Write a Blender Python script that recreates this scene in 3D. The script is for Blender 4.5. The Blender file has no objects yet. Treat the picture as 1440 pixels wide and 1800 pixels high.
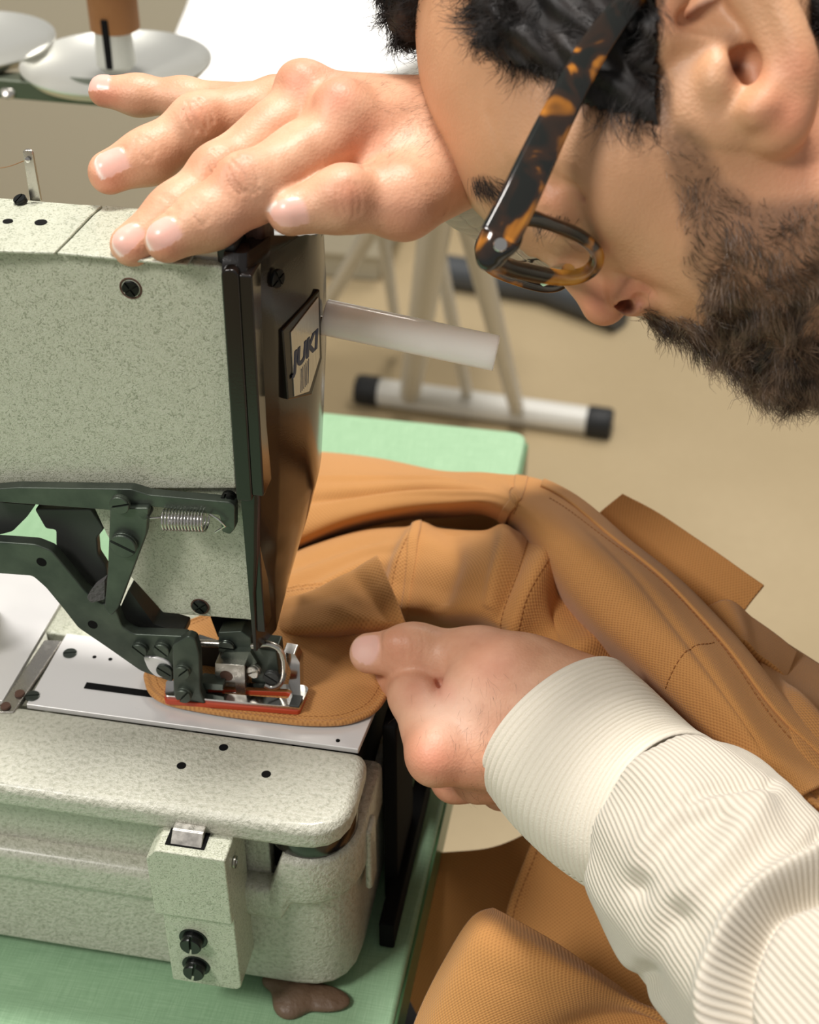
import bpy, bmesh, math, random
import numpy as np
from mathutils import Vector, Matrix
random.seed(7); np.random.seed(7)
R = math.radians
C = bpy.context.scene.collection
SC = bpy.context.scene
# ------------------------------------------------------------------ camera
F = 2579.0; PSI = R(10.6); PIT = R(36.4); ZC = 1.30
CAM = np.array([0, 0, ZC])
FW = np.array([-math.sin(PSI)*math.cos(PIT), math.cos(PSI)*math.cos(PIT), -math.sin(PIT)])
RT = np.array([math.cos(PSI), math.sin(PSI), 0.0])
DN = -np.array([-math.sin(PSI)*math.sin(PIT), math.cos(PSI)*math.sin(PIT), math.cos(PIT)])
ROT = np.stack([RT, DN, FW])          # camera frame (right, down, forward) -> world: p @ ROT + CAM
cd = bpy.data.cameras.new('camera'); cam = bpy.data.objects.new('camera', cd); C.objects.link(cam)
cam.matrix_world = Matrix(((RT[0], -DN[0], -FW[0], 0), (RT[1], -DN[1], -FW[1], 0), (RT[2], -DN[2], -FW[2], ZC), (0, 0, 0, 1)))
cd.sensor_fit = 'VERTICAL'; cd.sensor_height = 36; cd.lens = F/1800*36
cd.clip_start = 0.01; cd.dof.use_dof = True; cd.dof.focus_distance = 0.555; cd.dof.aperture_fstop = 12.5
SC.camera = cam
def at(px, py, d):                     # the point at depth d metres seen there
    return Vector(((px-720)/F*d*RT + (py-900)/F*d*DN + d*FW + CAM).tolist())
def on(px, py, ax, val):               # the point of the plane x|y|z = val seen there
    r = (px-720)/F*RT + (py-900)/F*DN + FW
    i = 'xyz'.index(ax); t = (val-CAM[i])/r[i]
    return Vector((CAM+t*r).tolist())
# ------------------------------------------------------------------ materials
def mat(name, col=(.8, .8, .8), rough=.5, metal=0.0, **kw):
    m = bpy.data.materials.new(name); m.use_nodes = True
    b = m.node_tree.nodes['Principled BSDF']
    b.inputs['Base Color'].default_value = (*col, 1); b.inputs['Roughness'].default_value = rough
    b.inputs['Metallic'].default_value = metal
    for k, v in kw.items(): b.inputs[k.replace('_', ' ')].default_value = v
    return m
def srgb(r, g, b):
    f = lambda c: (c/255/12.92) if c <= 10 else ((c/255+.055)/1.055)**2.4
    return (f(r), f(g), f(b))
def N(m, t, **kw):
    n = m.node_tree.nodes.new(t)
    for k, v in kw.items():
        if k in n.inputs.keys(): n.inputs[k].default_value = v
        else: setattr(n, k, v)
    return n
def L(m, a, b): m.node_tree.links.new(a, b)
def bsdf(m): return m.node_tree.nodes['Principled BSDF']
def bump(m, height, strength=.3, dist=.001, prev=None):
    b = N(m, 'ShaderNodeBump'); b.inputs['Strength'].default_value = strength; b.inputs['Distance'].default_value = dist
    L(m, height, b.inputs['Height'])
    if prev is not None: L(m, prev, b.inputs['Normal'])
    L(m, b.outputs[0], bsdf(m).inputs['Normal']); return b.outputs[0]
def noise(m, scale, detail=3, coord='Object', rough=.5, dist=0):
    tc = N(m, 'ShaderNodeTexCoord'); n = N(m, 'ShaderNodeTexNoise')
    n.inputs['Scale'].default_value = scale; n.inputs['Detail'].default_value = detail; n.inputs['Roughness'].default_value = rough
    n.inputs['Distortion'].default_value = dist
    L(m, tc.outputs[coord], n.inputs['Vector']); return n.outputs['Fac']
def ramp(m, fac, stops):
    r = N(m, 'ShaderNodeValToRGB'); e = r.color_ramp.elements
    while len(e) < len(stops): e.new(.5)
    for i, (p, c) in enumerate(stops): e[i].position = p; e[i].color = (*c, 1)
    L(m, fac, r.inputs[0]); return r.outputs[0]
def mixc(m, fac, a, b, mode='MIX'):
    n = N(m, 'ShaderNodeMix', data_type='RGBA', blend_type=mode)
    for s, v in ((n.inputs[0], fac), (n.inputs[6], a), (n.inputs[7], b)):
        if hasattr(v, 'links') or hasattr(v, 'is_linked'): L(m, v, s)
        elif isinstance(v, tuple): s.default_value = (*v, 1)
        else: s.default_value = v
    return n.outputs[2]
def attr(m, name):
    a = N(m, 'ShaderNodeAttribute'); a.attribute_name = name; return a
def math_(m, op, a, b=None, c=None):
    n = N(m, 'ShaderNodeMath', operation=op)
    for i, v in enumerate((a, b, c)):
        if v is None: continue
        if isinstance(v, (int, float)): n.inputs[i].default_value = v
        else: L(m, v, n.inputs[i])
    return n.outputs[0]

M = {}
# hammered grey-green enamel
m = M['enamel'] = mat('hammered_enamel', srgb(180, 180, 164), .34)
n1 = noise(m, 620, 2, dist=2.2); n2 = noise(m, 14, 3); n3 = noise(m, 1300, 1)
grain = ramp(m, n1, [(.34, srgb(138, 142, 122)), (.46, srgb(186, 189, 168)), (.62, srgb(196, 198, 180))])
L(m, mixc(m, math_(m, 'MULTIPLY', n2, .35), grain, srgb(170, 168, 150)), bsdf(m).inputs['Base Color'])
bsdf(m).inputs['Coat Weight'].default_value = .35; bsdf(m).inputs['Coat Roughness'].default_value = .18
bump(m, n1, .38, .0011)
# sand cast enamel (bed), coarser
m = M['cast'] = mat('cast_enamel', srgb(184, 184, 164), .36)
n1 = noise(m, 520, 3, rough=.6); n2 = noise(m, 20, 3)
L(m, mixc(m, math_(m, 'MULTIPLY', n2, .4), ramp(m, n1, [(.3, srgb(156, 156, 140)), (.5, srgb(188, 187, 172)), (.8, srgb(202, 200, 188))]), srgb(168, 166, 148)), bsdf(m).inputs['Base Color'])
bsdf(m).inputs['Coat Weight'].default_value = .3; bsdf(m).inputs['Coat Roughness'].default_value = .2
bump(m, n1, .6, .0016)
m = M['black_gloss'] = mat('glossy_black_plastic', srgb(22, 18, 16), .17); n1 = noise(m, 1500, 2); bump(m, n1, .05, .0005)
m = M['black'] = mat('matte_black', srgb(7, 7, 7), .9, Specular_IOR_Level=.2); bump(m, noise(m, 900, 2), .1, .0004)
m = M['gunmetal'] = mat('blued_steel', srgb(72, 80, 72), .42, .55)
n1 = noise(m, 60, 4); L(m, ramp(m, n1, [(.3, srgb(58, 66, 60)), (.7, srgb(88, 96, 86))]), bsdf(m).inputs['Base Color']); bump(m, noise(m, 900, 3), .12, .0004)
m = M['gunmetal2'] = mat('blued_steel_dark', srgb(60, 62, 60), .45, .4); bump(m, noise(m, 900, 3), .15, .0004)
m = M['screw'] = mat('oiled_screw_steel', srgb(78, 84, 78), .3, .8); bump(m, noise(m, 700, 2), .08, .0003)
m = M['screw_black'] = mat('black_screw_steel', srgb(26, 28, 27), .3, .5); bump(m, noise(m, 700, 2), .08, .0003)
m = M['steel'] = mat('worn_bright_steel', srgb(190, 186, 178), .25, .95); n1 = noise(m, 300, 3); L(m, math_(m, 'MULTIPLY_ADD', n1, .35, .08), bsdf(m).inputs['Roughness'])
m = M['chrome'] = mat('polished_steel', srgb(205, 203, 200), .14, 1.0); bump(m, noise(m, 120, 2), .06, .0005)
m = M['plate'] = mat('satin_white_plate', srgb(226, 224, 222), .34, .25); L(m, math_(m, 'MULTIPLY_ADD', noise(m, 90, 3), .2, .22), bsdf(m).inputs['Roughness'])
m = M['red'] = mat('red_rubber', srgb(186, 70, 40), .5); bump(m, noise(m, 600, 2), .1, .0004)
m = M['oil'] = mat('brown_oil_grime', srgb(104, 82, 64), .5); bump(m, noise(m, 200, 4), .5, .002)
m = M['rust'] = mat('rusty_steel', srgb(96, 70, 58), .6, .3); bump(m, noise(m, 300, 4), .4, .001)
m = M['cork'] = mat('grey_felt', srgb(86, 84, 84), .9); bump(m, noise(m, 800, 4), 1, .001)
m = M['badge'] = mat('brushed_badge', srgb(206, 204, 198), .22, .9)
n1 = noise(m, 10, 2); tc = N(m, 'ShaderNodeTexCoord'); mp = N(m, 'ShaderNodeMapping'); mp.inputs['Scale'].default_value = (900, 900, 8)
L(m, tc.outputs['Object'], mp.inputs[0]); nn = N(m, 'ShaderNodeTexNoise', Scale=1.0); L(m, mp.outputs[0], nn.inputs['Vector']); bump(m, nn.outputs[0], .25, .0005)
M['badge_blue'] = mat('badge_blue', srgb(48, 62, 92), .35, .3)
bump(M['badge_blue'], noise(M['badge_blue'], 500, 2), .05, .0003)
# green table laminate
m = M['green'] = mat('green_laminate', srgb(150, 190, 150), .42)
tc = N(m, 'ShaderNodeTexCoord'); hs = []
for sc in ((60, 1400, 60), (1400, 60, 60)):
    mp = N(m, 'ShaderNodeMapping'); mp.inputs['Scale'].default_value = sc; L(m, tc.outputs['Object'], mp.inputs[0])
    nn = N(m, 'ShaderNodeTexNoise', Scale=1.0, Detail=2.0); L(m, mp.outputs[0], nn.inputs['Vector']); hs.append(nn.outputs[0])
h = math_(m, 'ADD', hs[0], hs[1])
L(m, ramp(m, math_(m, 'MULTIPLY', h, .5), [(.36, srgb(132, 166, 130)), (.5, srgb(140, 175, 138)), (.64, srgb(151, 184, 148))]), bsdf(m).inputs['Base Color']); bump(m, h, .15, .0005)
m = M['green_edge'] = mat('green_edge_band', srgb(84, 128, 84), .3); bump(m, noise(m, 120, 3), .1, .0005)
# canvas
def canvas(name, c1, c2):
    m = mat(name, c1, .85); b = bsdf(m); b.inputs['Sheen Weight'].default_value = .15; b.inputs['Sheen Roughness'].default_value = .5
    uv = N(m, 'ShaderNodeTexCoord'); sx = N(m, 'ShaderNodeSeparateXYZ'); L(m, uv.outputs['UV'], sx.inputs[0])
    k = 2*math.pi/.0020
    a = math_(m, 'SINE', math_(m, 'MULTIPLY', sx.outputs[0], k)); c = math_(m, 'SINE', math_(m, 'MULTIPLY', sx.outputs[1], k*1.25))
    w = math_(m, 'MULTIPLY', a, c); w01 = math_(m, 'MULTIPLY_ADD', w, .5, .5)
    nz = noise(m, 35, 4, 'UV'); nf = noise(m, 1800, 2, 'UV')
    base = ramp(m, w01, [(.1, c2), (.55, c1)])
    col = mixc(m, math_(m, 'MULTIPLY', nz, .35), base, tuple(x*1.18 for x in c1))
    L(m, mixc(m, math_(m, 'MULTIPLY', nf, .35), col, tuple(x*.82 for x in c1)), b.inputs['Base Color'])
    bump(m, math_(m, 'ADD', w01, math_(m, 'MULTIPLY', nf, .5)), .42, .0005)
    return m
M['canvas'] = canvas('amber_canvas', srgb(194, 138, 76), srgb(160, 105, 52))
M['thread'] = mat('amber_thread', srgb(150, 95, 45), .7); bump(M['thread'], noise(M['thread'], 3000, 1), .2, .0002)
M['hole'] = M['black']
# corduroy knit
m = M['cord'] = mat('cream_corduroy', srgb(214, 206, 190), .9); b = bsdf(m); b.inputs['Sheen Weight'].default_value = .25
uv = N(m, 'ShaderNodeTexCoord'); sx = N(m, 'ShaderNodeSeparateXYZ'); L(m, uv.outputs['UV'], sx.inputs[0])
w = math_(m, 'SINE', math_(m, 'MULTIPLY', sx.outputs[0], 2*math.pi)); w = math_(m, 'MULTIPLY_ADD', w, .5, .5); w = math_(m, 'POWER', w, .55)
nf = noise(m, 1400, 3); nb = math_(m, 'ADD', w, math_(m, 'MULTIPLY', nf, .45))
L(m, mixc(m, w, srgb(184, 173, 155), srgb(206, 198, 183)), b.inputs['Base Color'])  # darker between the wales: groove shade painted into the colour
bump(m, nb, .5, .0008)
m = M['rib'] = mat('cream_rib_cuff', srgb(214, 206, 190), .92); bsdf(m).inputs['Sheen Weight'].default_value = .25
bump(m, noise(m, 1500, 3), .35, .0006)
# skin
def skin(name):
    m = mat(name, srgb(222, 172, 142), .48); b = bsdf(m)
    b.inputs['Subsurface Weight'].default_value = .10; b.inputs['Subsurface Radius'].default_value = (1, .35, .2); b.inputs['Subsurface Scale'].default_value = .0025
    nz = noise(m, 70, 4); tone = ramp(m, nz, [(.35, srgb(200, 148, 116)), (.65, srgb(216, 168, 136))])
    red = attr(m, 'red').outputs['Fac']; beard = attr(m, 'beard').outputs['Fac']; nail = attr(m, 'nail').outputs['Fac']; tn = attr(m, 'tone').outputs['Color']
    tone = mixc(m, math_(m, 'MULTIPLY', attr(m, 'tan').outputs['Fac'], .75), tone, srgb(200, 150, 110))
    c = mixc(m, math_(m, 'MULTIPLY', red, .55), tone, srgb(214, 124, 98))
    c = mixc(m, math_(m, 'MULTIPLY', nail, .8), c, srgb(232, 184, 172))
    c = mixc(m, math_(m, 'MULTIPLY', attr(m, 'edge').outputs['Fac'], .8), c, srgb(246, 232, 222))
    c = mixc(m, math_(m, 'MULTIPLY', attr(m, 'pale').outputs['Fac'], .6), c, srgb(240, 214, 198))
    c = mixc(m, math_(m, 'MULTIPLY', beard, math_(m, 'MULTIPLY_ADD', noise(m, 500, 3), .5, .45)), c, srgb(92, 66, 48))
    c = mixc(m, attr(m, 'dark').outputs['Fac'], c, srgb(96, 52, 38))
    L(m, c, b.inputs['Base Color'])
    L(m, math_(m, 'MULTIPLY_ADD', nail, -.22, .5), b.inputs['Roughness'])
    vo = N(m, 'ShaderNodeTexVoronoi', Scale=900.0); tc = N(m, 'ShaderNodeTexCoord'); L(m, tc.outputs['Object'], vo.inputs['Vector'])
    inv = math_(m, 'MULTIPLY_ADD', nail, -1.0, 1.0)
    bump(m, math_(m, 'MULTIPLY', math_(m, 'ADD', vo.outputs['Distance'], noise(m, 250, 4)), inv), .16, .0006)
    return m
M['skin'] = skin('skin')
m = M['hair'] = mat('black_hair', srgb(24, 19, 17), .62); L(m, ramp(m, noise(m, 120, 2), [(.3, srgb(14, 11, 10)), (.8, srgb(40, 31, 26))]), bsdf(m).inputs['Base Color'])
m = M['beard'] = mat('brown_beard_hair', srgb(62, 46, 35), .45); L(m, ramp(m, noise(m, 150, 2), [(.3, srgb(44, 33, 26)), (.7, srgb(122, 97, 75))]), bsdf(m).inputs['Base Color'])
m = M['tortoise'] = mat('tortoiseshell_acetate', (0, 0, 0), .12)
n1 = noise(m, 75, 2, dist=1.0, rough=.4)
L(m, ramp(m, n1, [(.44, srgb(20, 22, 18)), (.56, srgb(48, 30, 18)), (.63, srgb(170, 106, 30)), (.75, srgb(206, 146, 54))]), bsdf(m).inputs['Base Color'])
bsdf(m).inputs['Coat Weight'].default_value = .5
M['glass'] = mat('spectacle_lens', (1, 1, 1), 0.0, 0, Transmission_Weight=1.0, IOR=1.12)
m = M['acrylic'] = mat('frosted_white_acrylic', srgb(252, 250, 245), .16, Subsurface_Weight=1.0, Subsurface_Scale=.012); bsdf(m).inputs['Subsurface Radius'].default_value = (1, 1, 1)
bump(m, noise(m, 60, 2), .05, .001)
m = M['white_cloth'] = mat('white_board_cover', srgb(244, 243, 240), .8); bump(m, noise(m, 30, 3), .2, .002)
m = M['white_paint'] = mat('white_painted_tube', srgb(214, 212, 204), .35); bump(m, noise(m, 50, 2), .05, .001)
m = M['cap'] = mat('black_rubber_cap', srgb(24, 26, 28), .6); bump(m, noise(m, 200, 2), .1, .001)
m = M['spool'] = mat('brown_thread_wound', srgb(150, 92, 44), .75)
wv = N(m, 'ShaderNodeTexWave', Scale=420.0, Distortion=.6); wv.bands_direction = 'Z'; tc = N(m, 'ShaderNodeTexCoord'); L(m, tc.outputs['Object'], wv.inputs[0])
L(m, mixc(m, wv.outputs['Fac'], srgb(118, 74, 32), srgb(160, 108, 54)), bsdf(m).inputs['Base Color']); bump(m, wv.outputs['Fac'], .5, .001)
m = M['disc'] = mat('spun_aluminium', srgb(214, 214, 206), .3, .75); bump(m, noise(m, 30, 2), .05, .001)
m = M['bar'] = mat('dark_green_steel_bar', srgb(92, 98, 84), .4, .5); bump(m, noise(m, 60, 3), .05, .001)
m = M['grey_plastic'] = mat('grey_plastic', srgb(176, 176, 168), .5); bump(m, noise(m, 60, 3), .05, .001)
m = M['navy'] = mat('navy_cloth', srgb(22, 26, 40), .9); bump(m, noise(m, 900, 3), .4, .001)
m = M['slate'] = mat('slate_blue_paint', srgb(66, 70, 74), .5); bump(m, noise(m, 60, 3), .05, .001)
m = M['panel'] = mat('greige_laminate', srgb(190, 184, 164), .6); bump(m, noise(m, 60, 3), .05, .001)
m = M['floor'] = mat('beige_floor', srgb(186, 164, 126), .55)
n1 = noise(m, 1.6, 4); n2 = noise(m, 60, 5)
L(m, mixc(m, math_(m, 'MULTIPLY', n2, .3), ramp(m, n1, [(.35, srgb(168, 149, 114)), (.65, srgb(182, 163, 129))]), srgb(154, 135, 103)), bsdf(m).inputs['Base Color'])
m = M['wall'] = mat('white_wall', srgb(222, 218, 206), .8); bump(m, noise(m, 80, 3), .1, .001)
# ------------------------------------------------------------------ object helpers
def link(name, me, m, parent=None, smooth=True):
    o = bpy.data.objects.new(name, me); C.objects.link(o)
    if m is not None and not me.materials: me.materials.append(M[m] if isinstance(m, str) else m)
    if parent is not None:
        o.parent = parent; o.matrix_parent_inverse = Matrix.Identity(4)
        if parent.type == 'EMPTY' or True:
            o.matrix_parent_inverse = WM(parent).inverted()
    for p in me.polygons: p.use_smooth = smooth
    return o
def WM(o):
    m = o.matrix_basis.copy()
    if o.parent: m = WM(o.parent) @ o.matrix_parent_inverse @ m
    return m
def thing(name, label, cat, loc=(0, 0, 0), group=None):
    o = bpy.data.objects.new(name, None); C.objects.link(o); o.location = loc; o.empty_display_size = .02
    tag(o, label, cat, group); return o
def tag(o, label, cat, group=None):
    o['label'] = label; o['category'] = cat
    if group: o['group'] = group
    return o
def mesh(verts, faces, name='m'):
    me = bpy.data.meshes.new(name); me.from_pydata([tuple(v) for v in verts], [], [tuple(f) for f in faces]); me.update(); return me
def bevel(o, w, seg=3, angle=30):
    b = o.modifiers.new('b', 'BEVEL'); b.width = w; b.segments = seg; b.limit_method = 'ANGLE'; b.angle_limit = R(angle); b.harden_normals = False
    try:
        wn = o.modifiers.new('wn', 'WEIGHTED_NORMAL'); wn.keep_sharp = True
    except Exception: pass
    return o
def prism(name, pts, vec, m, parent, bev=0, seg=3):
    """closed outline pts (3D, coplanar) pushed along vec"""
    pts = [Vector(p) for p in pts]; v = Vector(vec); n = len(pts)
    vs = pts+[p+v for p in pts]
    fs = [tuple(range(n)), tuple(range(2*n-1, n-1, -1))]+[(i, i+n, (i+1) % n+n, (i+1) % n) for i in range(n)]
    me = mesh(vs, fs); bm = bmesh.new(); bm.from_mesh(me); bmesh.ops.recalc_face_normals(bm, faces=bm.faces[:]); bm.to_mesh(me); bm.free()
    o = link(name, me, m, parent, smooth=bev > 0)
    if bev: bevel(o, bev, seg)
    return o
def box(name, lo, hi, m, parent, bev=0, seg=3):
    x0, y0, z0 = lo; x1, y1, z1 = hi
    return prism(name, [(x0, y0, z0), (x1, y0, z0), (x1, y1, z0), (x0, y1, z0)], (0, 0, z1-z0), m, parent, bev, seg)
def polyY(name, px, Y, th, m, parent, bev=0, seg=3):      # outline on the vertical plane y = Y, thickness going back
    return prism(name, [on(a, b, 'y', Y) for a, b in px], (0, th, 0), m, parent, bev, seg)
def polyZ(name, px, Z, th, m, parent, bev=0, seg=3):
    return prism(name, [on(a, b, 'z', Z) for a, b in px], (0, 0, -th), m, parent, bev, seg)
def rr(pts, r, n=5):                                       # round the corners of a 2D/3D outline
    out = []; pts = [Vector(p) for p in pts]; k = len(pts)
    for i in range(k):
        a, b, c = pts[i-1], pts[i], pts[(i+1) % k]; rad = r[i] if isinstance(r, (list, tuple)) else r
        if rad <= 0: out.append(b); continue
        u = (a-b); w = (c-b); t = min(rad, u.length*.49, w.length*.49); p = b+u.normalized()*t; q = b+w.normalized()*t
        for j in range(n+1):
            s = j/n; out.append(p*(1-s)**2+b*2*s*(1-s)+q*s*s)
    return out
def frame(n):
    n = Vector(n).normalized(); a = Vector((0, 0, 1)) if abs(n.z) < .9 else Vector((0, 1, 0))
    u = a.cross(n).normalized(); return u, n.cross(u), n
def lathe_me(prof, c, n, seg=32):                           # prof: (radius, height along n)
    u, w, n = frame(n); c = Vector(c); vs = []; fs = []
    for r, h in prof:
        for i in range(seg):
            a = 2*math.pi*i/seg; vs.append(c+u*(r*math.cos(a))+w*(r*math.sin(a))+n*h)
    k = len(prof)
    for j in range(k-1):
        for i in range(seg):
            fs.append((j*seg+i, j*seg+(i+1) % seg, (j+1)*seg+(i+1) % seg, (j+1)*seg+i))
    fs.append(tuple(range(seg-1, -1, -1))); fs.append(tuple((k-1)*seg+i for i in range(seg)))
    me = mesh(vs, fs); bm = bmesh.new(); bm.from_mesh(me); bmesh.ops.remove_doubles(bm, verts=bm.verts[:], dist=1e-6); bmesh.ops.recalc_face_normals(bm, faces=bm.faces[:]); bm.to_mesh(me); bm.free(); return me
def lathe(name, prof, c, n, m, parent=None, seg=32):
    return sharp(link(name, lathe_me(prof, c, n, seg), m, parent))
def sharp(o, ang=35):
    me = o.data; bm = bmesh.new(); bm.from_mesh(me)
    for e in bm.edges:
        e.smooth = not (len(e.link_faces) == 2 and e.calc_face_angle(0) > R(ang))
    bm.to_mesh(me); bm.free(); return o

def tube_me(path, rad, seg=12, cap=True, closed=False, squash=None):
    """swept circle; rad number or list"""
    P_ = [Vector(p) for p in path]; n = len(P_); vs = []; fs = []
    rad = [rad]*n if isinstance(rad, (int, float)) else list(rad)
    T = [(P_[(i+1) % n if closed else min(i+1, n-1)]-P_[(i-1) % n if closed else max(i-1, 0)]).normalized() for i in range(n)]
    u, w, _ = frame(T[0])
    for i in range(n):
        u = (u-T[i]*u.dot(T[i])).normalized(); w = T[i].cross(u)
        for j in range(seg):
            a = 2*math.pi*j/seg; vs.append(P_[i]+u*(rad[i]*math.cos(a))+w*(rad[i]*math.sin(a)))
    for i in range(n if closed else n-1):
        i2 = (i+1) % n
        for j in range(seg): fs.append((i*seg+j, i*seg+(j+1) % seg, i2*seg+(j+1) % seg, i2*seg+j))
    if cap and not closed: fs.append(tuple(range(seg-1, -1, -1))); fs.append(tuple((n-1)*seg+j for j in range(seg)))
    return mesh(vs, fs)
def tube(name, path, rad, m, parent=None, seg=12, **k): return sharp(link(name, tube_me(path, rad, seg, **k), m, parent), 50)
def cr(pts, n):                                              # Catmull-Rom through pts (numpy, any dim), n samples
    P_ = np.array([list(p) for p in pts], float); k = len(P_); t = np.linspace(0, k-1, n); i = np.clip(t.astype(int), 0, k-2); f = (t-i)[:, None]
    E_ = np.vstack([2*P_[0]-P_[1], P_, 2*P_[-1]-P_[-2]]); a, b, c, d = E_[i], E_[i+1], E_[i+2], E_[i+3]
    return .5*(2*b+(c-a)*f+(2*a-5*b+4*c-d)*f*f+(3*b-a-3*c+d)*f**3)
def screw(name, c, n, r, h, m, parent, kind='slot', ang=0.5, slot_m=None, washer=0):
    """a screw head with a real slot or cross cut in it"""
    u, w, n = frame(n); c = Vector(c); ca, sa = math.cos(ang), math.sin(ang); U = u*ca+w*sa; W = w*ca-u*sa
    bm = bmesh.new(); sw = r*.13; g = h*.45
    def pr(poly, z0, z1):
        lo = [bm.verts.new(c+U*x+W*y+n*z0) for x, y in poly]; hi = [bm.verts.new(c+U*x*.93+W*y*.93+n*z1) for x, y in poly]; k = len(poly)
        mid = [bm.verts.new(c+U*x+W*y+n*(z1-(z1-z0)*.25)) for x, y in poly]
        bm.faces.new(hi); bm.faces.new(lo[::-1])
        for i in range(k):
            bm.faces.new((lo[i], lo[(i+1) % k], mid[(i+1) % k], mid[i])); bm.faces.new((mid[i], mid[(i+1) % k], hi[(i+1) % k], hi[i]))
    K = 28
    pr([(r*math.cos(2*math.pi*i/K), r*math.sin(2*math.pi*i/K)) for i in range(K)], 0, h-g)
    if washer: pr([(washer*math.cos(2*math.pi*i/K), washer*math.sin(2*math.pi*i/K)) for i in range(K)], -.0002, .0005)
    if kind == 'slot':
        a0 = math.asin(sw/r)
        for s in (1, -1): pr([(r*math.cos(t)*s, r*math.sin(t)*s) for t in np.linspace(a0, math.pi-a0, 16)], h-g, h)
    else:
        a0 = math.asin(sw/r)
        for q in range(4):
            pts = [(r*math.cos(t), r*math.sin(t)) for t in np.linspace(a0+q*math.pi/2, math.pi/2-a0+q*math.pi/2, 8)]
            cq = math.pi/4+q*math.pi/2; pts.append((sw*1.414*math.cos(cq), sw*1.414*math.sin(cq))); pr(pts, h-g, h)
    bmesh.ops.recalc_face_normals(bm, faces=bm.faces[:])
    me = bpy.data.meshes.new(name); bm.to_mesh(me); bm.free()
    return link(name, me, m, parent, smooth=False)
# ------------------------------------------------------------------ implicit surfaces (smooth unions), meshed with surface nets
def ell(c, r, ax=None):
    c = np.array(c, np.float32); r = np.array(r, np.float32); A = None if ax is None else np.array(ax, np.float32)
    def f(p):
        q = p-c
        if A is not None: q = q@A.T
        k0 = np.sqrt(((q/r)**2).sum(-1))+1e-9; k1 = np.sqrt(((q/(r*r))**2).sum(-1))+1e-9
        return k0*(k0-1)/k1
    f.bb = (c-r.max(), c+r.max()); return f
def cone(a, b, r1, r2):                                       # capsule with two radii
    a = np.array(a, np.float32); b = np.array(b, np.float32); ba = b-a; l2 = float(ba@ba)
    def f(p):
        pa = p-a; h = np.clip(pa@ba/l2, 0, 1); return np.sqrt(((pa-h[..., None]*ba)**2).sum(-1))-(r1+(r2-r1)*h)
    rm = max(r1, r2); f.bb = (np.minimum(a, b)-rm, np.maximum(a, b)+rm); return f
def chain(pts, rs): return [cone(pts[i], pts[i+1], rs[i], rs[i+1]) for i in range(len(pts)-1)]
def smin(a, b, k):
    h = np.maximum(k-np.abs(a-b), 0)/k; return np.minimum(a, b)-h*h*k*.25
def smax(a, b, k): return -smin(-a, -b, k)
def field(ops):
    def f(p):
        d = None
        for op, g, k in ops:
            v = g(p)
            if d is None: d = v
            elif op == '+': d = smin(d, v, k)
            elif op == '-': d = smax(d, -v, k)
            elif op == '&': d = smax(d, v, k)
            elif op == '~': d = d+v          # displacement
        return d
    return f
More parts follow.
